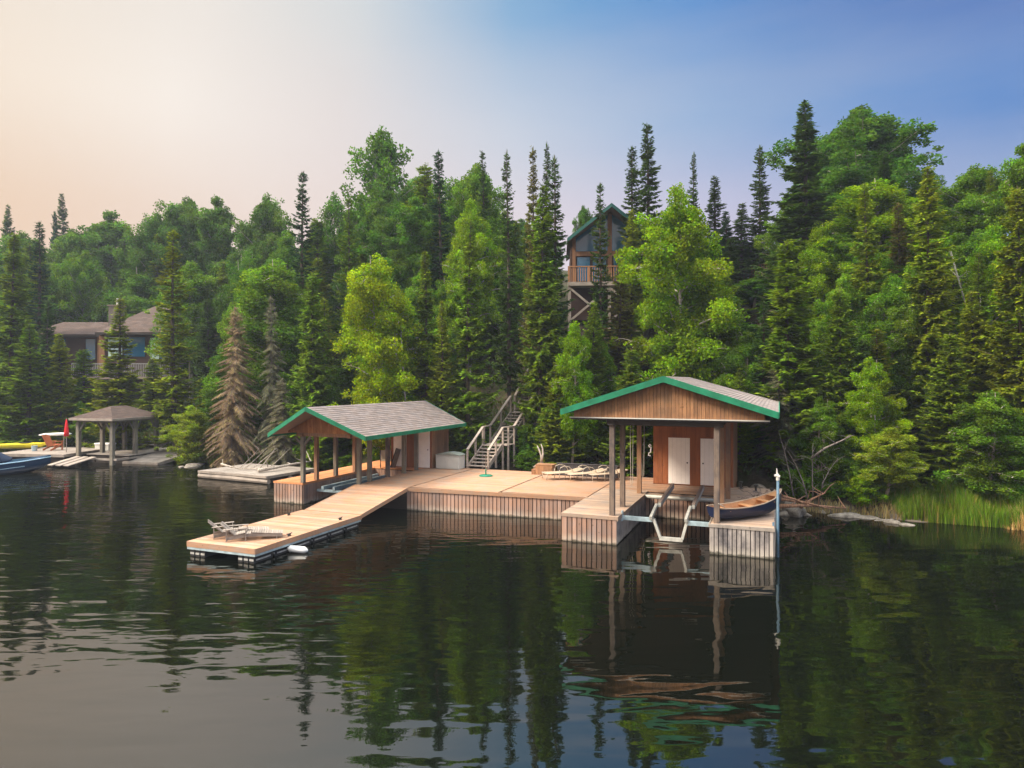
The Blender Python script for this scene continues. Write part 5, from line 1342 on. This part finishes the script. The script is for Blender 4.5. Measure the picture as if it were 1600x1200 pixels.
T('birch', 1366, 548, 28.6, 44, 'birch_bright', 'small lime green birch leaning out over the driftwood logs', 2)
T('birch', 893, 488, 35.6, 36, 'birch_bright', 'slim bright green birch sapling right of the stairs spruce', 1)
T('birch', 940, 500, 37.5, 38, 'mid', 'mid green birch right of the bright sapling', 0)
T('birch', 437, 394, 48, 84, 'mid', 'broad mid green birch behind the dead brown spruce', 0)
T('birch', 372, 440, 50, 50, 'mid', 'green birch right behind the brown dead spruce top', 2)
T('aspen', 300, 292, 76, 66, 'far', 'far round aspen on the ridge right of the brown house roof', 2)
T('aspen', 250, 318, 72, 44, 'far', 'far aspen on the ridge straight above the brown house', 0)
T('aspen', 345, 300, 74, 44, 'far', 'far aspen right of the round ridge aspen', 1)
T('aspen', 415, 292, 70, 52, 'far', 'far aspen just left of the isolated dark spire', 0)
T('aspen', 160, 320, 82, 56, 'far', 'far aspen on the ridge right of the tallest ridge conifer', 1)
T('aspen', 120, 345, 80, 46, 'far', 'far low aspen under the tallest ridge conifer', 2)
T('aspen', 40, 350, 80, 56, 'far', 'far aspen at the left end of the ridge', 0)
T('aspen', 910, 312, 60, 20, 'deep', 'small far aspen left of the hillside house gable')
T('aspen', 650, 300, 50, 50, 'deep', 'dark aspen under the tall open-crowned aspen', 1)
T('aspen', 590, 300, 54, 52, 'deep', 'dense aspen at the foot of the tall open aspen', 0)
T('birch', 240, 405, 70, 60, 'far', 'far birch right above the brown house main roof', 2)
T('birch', 300, 398, 62, 52, 'mid', 'green birch between the brownish narrow spruce and mid birch', 1)
T('birch', 110, 400, 73, 70, 'far', 'far birch above the brown house left wing', 0)
T('birch', 303, 628, 44.6, 40, 'shrub_yellow', 'small yellow-green birch overhanging the sloping deck', 2)
T('birch', 640, 610, 38.8, 34, 'mid', 'low green birch just behind the shelter roof ridge', 1)
T('birch', 1540, 600, 26.8, 70, 'mid', 'low leafy birch above the right end of the reeds', 0)
T('birch', 1385, 660, 27.6, 48, 'shrub_yellow', 'low yellow-green sapling right over the shoreline rocks', 1)

# fill of the wood behind, none of it rising over the skyline or in front of the buildings
SKX = [-300, 0, 60, 100, 160, 200, 230, 260, 320, 380, 440, 500, 540, 580, 650, 700, 760, 800, 880, 905, 1000, 1100, 1150, 1200, 1240, 1290, 1340, 1420, 1460, 1530, 1600, 1900]
SKY_ = [350, 350, 360, 345, 330, 355, 335, 305, 305, 320, 305, 310, 300, 240, 230, 270, 255, 300, 330, 400, 400, 330, 400, 370, 250, 200, 175, 220, 280, 270, 230, 240]
ZONES = [(-9e9, 'beyond the left frame edge'), (0, 'above the moored motorboat'), (75, 'around the brown house'), (262, 'above the sloping deck'), (330, 'above the old raft'), (430, 'above the shelter gable'), (545, 'above the shelter roof'), (690, 'above the wooden stairs'), (830, 'below the hillside house'), (960, 'above the boathouse gable'), (1110, 'above the shed'), (1225, 'above the driftwood logs'), (1400, 'above the tall reeds'), (1530, 'at the right frame edge')]
FILL = []
def ok_fill(px, Y, yt, hwpx):
    if 880-hwpx < px < 1000+hwpx and Y < 47: return yt > 505
    if 1120 < px < 1215 and Y < 47: return yt > 440
    if 60-hwpx < px < 275+hwpx*.6 and Y < 63: return yt > 610
    return True
FR = random.Random(2024)
rows = [(2.6, 2.6, 3.5, 6), (4.5, 2.8, 5, 9), (7.5, 3.0, 7, 11), (11, 3.3, 9, 13), (15.5, 3.6, 10, 15), (21, 4.2, 11, 16), (29, 5, 12, 17), (40, 6, 12, 17), (52, 7, 13, 18)]
for ri, (s, dx, ha, hb) in enumerate(rows):
    Xc = -64.0
    while Xc < 42:
        Xc += dx*FR.uniform(.7, 1.3)
        X = Xc; Y = float(np.interp(X, SHX, SHY)) + s + FR.uniform(-1, 1)*min(1.5, s*.3)
        px = 800 + F*X/Y
        if px < -260 or px > 1860: continue
        u, v = uv_of(X, Y)
        if (-8.9 < u < -5.4 and v < 21.5) or (-10.2 < u < -4.4 and v < 17): continue                      # stairs corridor
        if 1.0 < u < 6.0 and v < 11.8: continue
        if -13.8 < u < -9 and v < 12: continue
        if -31.5 < X < -23.5 and Y < 56.5: continue                    # gazebo and bank steps
        if -46 < X < -28.5 and 57.5 < Y < 70: continue                 # brown house
        if 2.5 < X < 18.5 and 44.8 < Y < 56: continue                  # hillside house
        h = FR.uniform(ha, hb); zb = float(ground(X, Y)); 
        top_y = HY - (zb+h-CZ)*F/Y; lim = float(np.interp(px, SKX, SKY_)) + FR.uniform(4, 46)
        lim = max(lim, 500 if s < 4 else 450 if s < 6 else 415 if s < 9 else 375 if s < 13 else 0) if px > 330 else lim
        if top_y < lim: h = CZ + (HY-lim)*Y/F - zb; top_y = lim
        if h < 2.0: continue
        conif = FR.random() < (.70 if px > 1180 and s < 12 else .60 if px > 480 else .45)
        if s > 25: conif = FR.random() < .25
        rad = h*(FR.uniform(.14, .19) if conif else FR.uniform(.20, .28)); rad = min(rad, 2.6)
        hw = rad*F/Y
        if not ok_fill(px, Y, top_y, hw):
            h2 = CZ + (HY-FR.uniform(515, 560))*Y/F - zb if Y < 47 and px > 800 else CZ + (HY-FR.uniform(615, 640))*Y/F - zb
            if h2 < 1.8: continue
            h = h2; rad = min(rad, h*.3)
            if not ok_fill(px, Y, HY-(zb+h-CZ)*F/Y, rad*F/Y): continue
        kind = ('spruce' if FR.random() < .65 else 'spire') if conif else ('birch' if s < 20 or FR.random() < .4 else 'aspen')
        tint = FR.choice(['spruce','spruce','spruce_dark','spruce_warm','spruce_warm']) if conif else FR.choice(['mid','mid','deep','shrub'] if s < 25 else ['far','far','deep'])
        FILL.append((px, X, Y, h, rad, kind, tint, ri))
ROWN = ['lakeside', 'second-row', 'third-row', 'lower-slope', 'mid-slope', 'upper-slope', 'hilltop', 'far', 'farthest']
WORD = {'spruce': 'full spruce', 'spire': 'narrow spruce', 'birch': 'leafy birch', 'aspen': 'tall aspen'}
ORD = ['first', 'second', 'third', 'fourth', 'fifth', 'sixth', 'seventh', 'eighth', 'ninth', 'tenth', 'eleventh', 'twelfth']
TW = {'spruce': 'green', 'spruce_dark': 'dark', 'spruce_warm': 'olive', 'mid': 'mid green', 'deep': 'deep green', 'shrub': 'fresh green', 'far': 'dull green'}
def zone(px): return [z for a, z in ZONES if px >= a][-1]
FILL.sort()
cnt = {}
def keyof(f): return (ROWN[f[7]], TW[f[6]], WORD[f[5]], zone(f[0]))
for f in FILL: cnt[keyof(f)] = cnt.get(keyof(f), 0)+1
seen = {}
for f in FILL:
    px, X, Y, h, rad, kind, tint, ri = f; k = keyof(f); seen[k] = seen.get(k, 0)+1
    lb = '%s %s %s %s' % k
    if cnt[k] > 1: lb += ', %s from the left' % ORD[seen[k]-1]
    tree(kind, X, Y, h, rad, tint, lb, group='trees of the wooded slope')
print('FILL', len(FILL), 'TREES', len(TREES))

# shrubs along the shore
SHR = []
X = -46.0
while X < 24:
    X += FR.uniform(.9, 1.7)
    for s in (FR.uniform(.7, 1.5), FR.uniform(2.2, 3.6)):
        Y = float(np.interp(X, SHX, SHY)) + s; u, v = uv_of(X, Y)
        if -14.3 < u < -8.9 and v < 11.6: continue
        if -8.9 < u < -5.8 and v < 13: continue
        if -5.8 < u < 0 and v < 9.9: continue
        if 0 <= u < 6.9 and v < 11.2: continue
        if -32 < X < -22.8 and Y < 54: continue
        px = 800+F*X/Y
        if 1395 < px < 1600 and s < 2: continue
        if px < -120 or px > 1800: continue
        if 60 < px < 105 and s < 1.6: continue
        h = FR.uniform(.8, 1.9); SHR.append((px, X, Y, h, FR.uniform(.6, 1.1), FR.choice(['shrub','mid','shrub','deep','shrub_yellow']), 'low' if h < 1.3 else 'tall'))
SHR.sort(); cnt = {}; seen = {}
CW = {'shrub': 'fresh green', 'mid': 'mid green', 'deep': 'deep green', 'shrub_yellow': 'yellow-green'}
def sk(f): return (f[6], CW[f[5]], 'at the shore, ' + zone(f[0]))
for f in SHR: cnt[sk(f)] = cnt.get(sk(f), 0)+1
for f in SHR:
    px, X, Y, h, rad, tint, sz = f; k = sk(f); seen[k] = seen.get(k, 0)+1
    lb = '%s %s shrub %s' % k
    if cnt[k] > 1: lb += ', %s from left' % ORD[seen[k]-1]
    tree('shrub', X, Y, h, rad, tint, lb, group='shrubs along the shore')
T('shrub', 1350, 738, 27.9, 46, 'birch_bright', 'bright glossy green shrub over the shoreline right of the logs', 1)
T('shrub', 1338, 700, 29, 30, 'mid', 'fresh green shrub just above the bright shoreline shrub', 2)
T('spruce', 130, 545, 54, 34, 'spruce', 'green spruce in front of the pale balcony rail, left one', 2)
T('spruce', 236, 560, 55, 34, 'spruce_warm', 'olive spruce in front of the pale balcony rail, right one', 0)
T('spruce', 75, 470, 57, 26, 'spruce_dark', 'dark spruce covering the left wing end of the brown house', 1)
T('shrub', 305, 660, 44.6, 40, 'shrub_yellow', 'yellow-green shrub right of the sloping deck', 0)

# ------------------------------------------------------------------ ground cover, reeds, rocks, logs
def scatter_cover():
    r = np.random.RandomState(4); n = 60000
    X = r.uniform(-50, 26, n); s = r.uniform(.25, 1, n)**1.3*12; Y = np.interp(X, SHX, SHY)+s
    Z = ground(X, Y)
    P_ = np.stack([X, Y, Z+r.uniform(0, .28, n)], 1); D = r.normal(0, 1, (n, 3)); D[:, 2] = np.abs(D[:, 2])+.3
    nz = np.sin(X*1.7)*np.sin(Y*1.3+1)+r.uniform(-.6, .6, n); keep = nz > -.35
    c_ = np.ones((n, 3))*r.uniform(.6, 1.3, (n, 1)); brown = r.rand(n) < .35; c_[brown] = c_[brown]*np.array([1.3, .62, .8])
    V, Q, C = leaf_quads(P_[keep], D[keep], r.normal(0, 1, (keep.sum(), 3)), r.uniform(.12, .32, keep.sum()), r.uniform(.05, .14, keep.sum()), c_[keep])
    me = np_mesh('undergrowth', V, Q, C, [M['leaf']]); o = bpy.data.objects.new('undergrowth', me); COL.objects.link(o); o.color = (.06, .105, .022, 1); tag(o, 'low leafy undergrowth covering the bank under the trees', 'undergrowth', kind='stuff')
scatter_cover()
def reeds(name, label, x0, x1, n, ha, hb, col, depth=1.6, s0=-.5, seed=1, bend=.25):
    r = np.random.RandomState(seed)
    X = r.uniform(x0, x1, n); Y = np.interp(X, SHX, SHY) + r.uniform(s0, s0+depth, n)
    edge = np.minimum(1, np.minimum(X-x0, x1-X)/.7+.3)
    H = r.uniform(ha, hb, n)*edge*(.8+.35*np.sin(X*3.1)*np.sin(X*1.3+2)); a = r.uniform(0, 6.28, n); l = r.uniform(.02, bend, n)*H
    Z = np.maximum(ground(X, Y), -.1)
    w = r.uniform(.008, .017, n); b = np.stack([X, Y, Z], 1); wd = np.stack([np.cos(a+1.5), np.sin(a+1.5), a*0], 1)*w[:, None]
    md = b+np.stack([np.cos(a)*l*.35, np.sin(a)*l*.35, H*.6], 1); tp = b+np.stack([np.cos(a)*l, np.sin(a)*l, H], 1)
    V = np.stack([b-wd, b+wd, md+wd*.8, md-wd*.8, tp+wd*.15, tp-wd*.15], 1).reshape(-1, 3)
    k = np.arange(n)[:, None]*6; Q = np.concatenate([k+np.array([[0, 1, 2, 3]]), k+np.array([[3, 2, 4, 5]])])
    C = np.repeat(np.ones((n, 3))*r.uniform(.65, 1.35, (n, 1))*np.stack([r.uniform(.85, 1.25, n), np.ones(n), np.ones(n)], 1), 6, axis=0)
    if col[1] > col[0]*1.3:
        st_ = np.repeat(r.rand(n) < .07, 6); C[st_] *= np.array([2.4, 1.05, 5.0])
    me = np_mesh(name, V, Q, C, [M['leaf']]); o = bpy.data.objects.new(name, me); COL.objects.link(o); o.color = (*col, 1); tag(o, label, 'reeds', kind='stuff')
reeds('reed_bed', 'tall bright green reeds along the right shore', 15.1, 19.6, 9500, .55, 1.15, (.12,.215,.015), 2.2, -.35, bend=.4)
reeds('green_reeds', 'bright green grass tuft behind the left end of the raft', -20.0, -18.4, 1500, .7, 1.2, (.15,.28,.02), 1.4, 0, 2)
reeds('green_reeds', 'green grass patch behind the driftwood raft', -17.4, -13.5, 2600, .5, 1.0, (.12,.22,.02), 1.4, 0, 3)
reeds('dry_reeds', 'dry straw-coloured reeds at the far right shore', 18.0, 19.6, 900, .5, .95, (.42,.30,.13), .9, -.6, 4, .7)
reeds('dry_reeds', 'dry orange-brown grass right of the sloping deck', -22.6, -21.2, 900, .5, .9, (.40,.24,.11), .9, -.7, 5, .5)
reeds('dry_reeds', 'sparse dry grass along the right rocky shore', 11.6, 15.4, 700, .25, .6, (.30,.25,.12), 1.0, -.3, 6, .6)
reeds('shore_grass', 'thin dark green grass fringe along the left shore', -44, -22.8, 2500, .3, .8, (.09,.15,.02), 1.2, 0, 7)

def rock(x, y, r0, label, group, seed, flat=.6, zoff=0):
    rs = np.random.RandomState(seed); import bmesh
    bm = bmesh.new(); bmesh.ops.create_icosphere(bm, subdivisions=3, radius=1)
    k = rs.normal(0, 1, (5, 3)); ph = rs.uniform(0, 6, 5)
    sx, sy, sz = rs.uniform(.8, 1.35), rs.uniform(.7, 1.1), flat*rs.uniform(.7, 1.1)
    for v_ in bm.verts:
        p = np.array(v_.co); d = 1+sum(.09*math.sin(1.7*float(k[i] @ p)*1.4+ph[i]) for i in range(5))
        v_.co = Vector((p[0]*sx*d*r0, p[1]*sy*d*r0, max(-.5, p[2])*sz*d*r0))
    me = bpy.data.meshes.new('shore_rock'); bm.to_mesh(me); bm.free(); me.materials.append(MROCK); me.polygons.foreach_set('use_smooth', [True]*len(me.polygons))
    o = bpy.data.objects.new('shore_rock', me); COL.objects.link(o); o.location = (x, y, max(float(ground(x, y)), -.05)+zoff); o.rotation_euler = (0, 0, rs.uniform(0, 6))
    tag(o, label, 'rock', group)
m_, N_, L_ = mat('granite')
n1 = noise(N_, L_, objco(N_, L_), 5, 7, .7); MROCK = finish(m_, N_, L_, mixc(N_, L_, rng(N_, L_, n1, .35, .65), (.085,.075,.06), (.26,.235,.20)), .85, .2, n1, .7)
k = 0
cnt_w = ['pale flat shore rock nearest the dock', 'rounded shore rock beside the driftwood logs', 'small shore rock under the driftwood log ends', 'broad pale shore rock left of the glossy shrub', 'long low shore rock under the glossy shrub', 'small pinkish shore rock below the glossy shrub', 'shore rock at the left end of the reeds', 'low shore rock just left of the reeds', 'half sunk rock before the reeds', 'half sunk rock at the right end of the reeds']
for i, (px, py, r0) in enumerate(((1236,806,.45),(1262,806,.30),(1292,802,.26),(1330,808,.52),(1356,810,.42),(1382,814,.30),(1402,818,.34),(1424,822,.22))):
    p = at(px, py, .02); rock(p.x, p.y+.3, r0, cnt_w[i], 'rocks along the right shore', 300+i, .5)
for i, (px, py, r0, lb) in enumerate(((296,729,.5,'grey shore rock left of the raft'),(280,730,.35,'small shore rock beside the dry grass'),(310,726,.3,'small shore rock behind the raft corner'))):
    p = at(px, py, .02); rock(p.x, p.y+.3, r0, lb, 'rocks by the raft', 400+i, .5)
for i, (u, v, r0, lb) in enumerate(((-6.3,9.95,.42,'dark rock between the stairs and cedar step box'),(-5.2,9.85,.34,'dark rock just left of the cedar step box'),(-4.6,10.4,.5,'dark rock behind the cedar step box'),(-1.2,10.2,.6,'dark rock behind the charcoal planter'),(.6,10.3,.5,'dark rock left of the shed back corner'),(6.0,9.3,.6,'grey rock behind the netting on the right dock'),(7.3,7.6,.5,'grey rock at the outer side of the right dock'))):
    p = P(u, v); rock(p.x, p.y, r0, lb, 'rocks behind the docks', 500+i, .7, .2)

# driftwood logs on the right shore
for i, (a, b, z0, z1, r0, lb) in enumerate(((( 1216,791),(1322,794),.55,.30,.09,'long rusty driftwood log lying lowest along the right shore'),((1220,780),(1300,796),.75,.35,.07,'driftwood log slanting over the long rusty log'),((1224,776),(1262,790),.95,.5,.06,'short driftwood pole on top of the log pile'),((1250,794),(1290,770),.35,1.0,.06,'pole leaning up the bank behind the log pile'))):
    p0, p1 = at(a[0], a[1], z0), at(b[0], b[1], z1)
    branch('driftwood_log', lb, p0, [(0,0,0), ((p1-p0)*.5+Vector((0,.05,.06)))[:], (p1-p0)[:]], r0, 'bark_log', twigs=3, group='driftwood logs on the right shore')
for i, (px, py, dx, dy, dz, mt, lb) in enumerate(((1262,778,-.5,.3,1.9,'bark_dead','tangled bare branch rising left in the brush pile'),(1270,776,.1,.3,2.2,'bark_dead','tangled bare branch rising straight in the brush pile'),(1280,778,.7,.4,1.6,'bark_dead','tangled bare branch rising right in the brush pile'),(1240,775,-.3,.5,2.6,'bark_dead','thin bare branch rising behind the mooring pole'),(1285,772,.4,.4,2.4,'bark_dead','thin bare stem above the brush pile'))):
    p0 = at(px, py, .6)
    branch('bare_branch', lb, p0, [(0,0,0),(dx*.3,dy*.4,dz*.35),(dx*.8,dy*.7,dz*.7),(dx*1.4,dy,dz)], .032, mt, twigs=9, group='bare branches of the brush pile')
p0 = at(1268, 716, 2.2)
branch('leaning_trunk', 'pale bare trunk leaning right out of the brush over the shore', p0, [(0,0,0),(.5,-.1,.42),(1.1,-.2,.72),(1.5,-.3,.95)], .06, 'bark_dead', twigs=3, cat='fallen trunk')
p0 = at(1495, 425, 9.6) if False else None
# pale slanting trunks at the right
for i, (px, yb, dx, dz, Y, lb) in enumerate(((1520,500,-1.0,3.2,31.0,'pale slanting bare trunk among the aspens at right'),(1512,480,-.7,2.6,31.4,'thinner brown slanting trunk left of the pale one'),(1531,548,.1,2.4,30.6,'upright pale trunk right of the slanting trunks'))):
    X = (px-800)/F*Y; z = CZ+(HY-yb)*Y/F
    branch('slanting_trunk', lb, (X, Y, z-2.5), [(.3 if dx < -.1 else 0,.1,-1.2),(.2 if dx < -.1 else 0,0,1.6),(dx*.3,0,2.5+dz*.2),(dx,.1,2.5+dz)], .07, 'bark_aspen', twigs=4, cat='tree trunk', group='pale trunks at the right')
for i, (px, y0, y1, Y, lb) in enumerate(((628,485,610,38.7,'white birch trunk showing below the yellow-green crown, right one'),(616,470,560,38.9,'white birch trunk showing below the yellow-green crown, left one'))):
    X = (px-800)/F*Y; zt = CZ+(HY-y0)*Y/F; zb = CZ+(HY-y1)*Y/F
    branch('bare_birch', lb, (X, Y, zb-1.5), [(.25,.1,-.8),(.15,0,1.5),(0,0,1.5+(zt-zb)*.5),(-.1,0,1.5+(zt-zb))], .075, 'bark_birch', twigs=3, cat='tree trunk', group='white stems of the yellow-green birch')

# ------------------------------------------------------------------ air
hz = MB(); hz.box((-445, -155, -5.3), (445, 425, 42)); 
m_, N_, L_ = mat('haze_air'); pv = nd(N_, 'ShaderNodeVolumePrincipled'); pv.inputs['Color'].default_value = (.72,.82,1,1); pv.inputs['Density'].default_value = .0005; pv.inputs['Anisotropy'].default_value = .2
o_ = nd(N_, 'ShaderNodeOutputMaterial'); L_.new(pv.outputs[0], o_.inputs['Volume'])
if HAZE: tag(hz.build('haze', m_), kind='stuff')
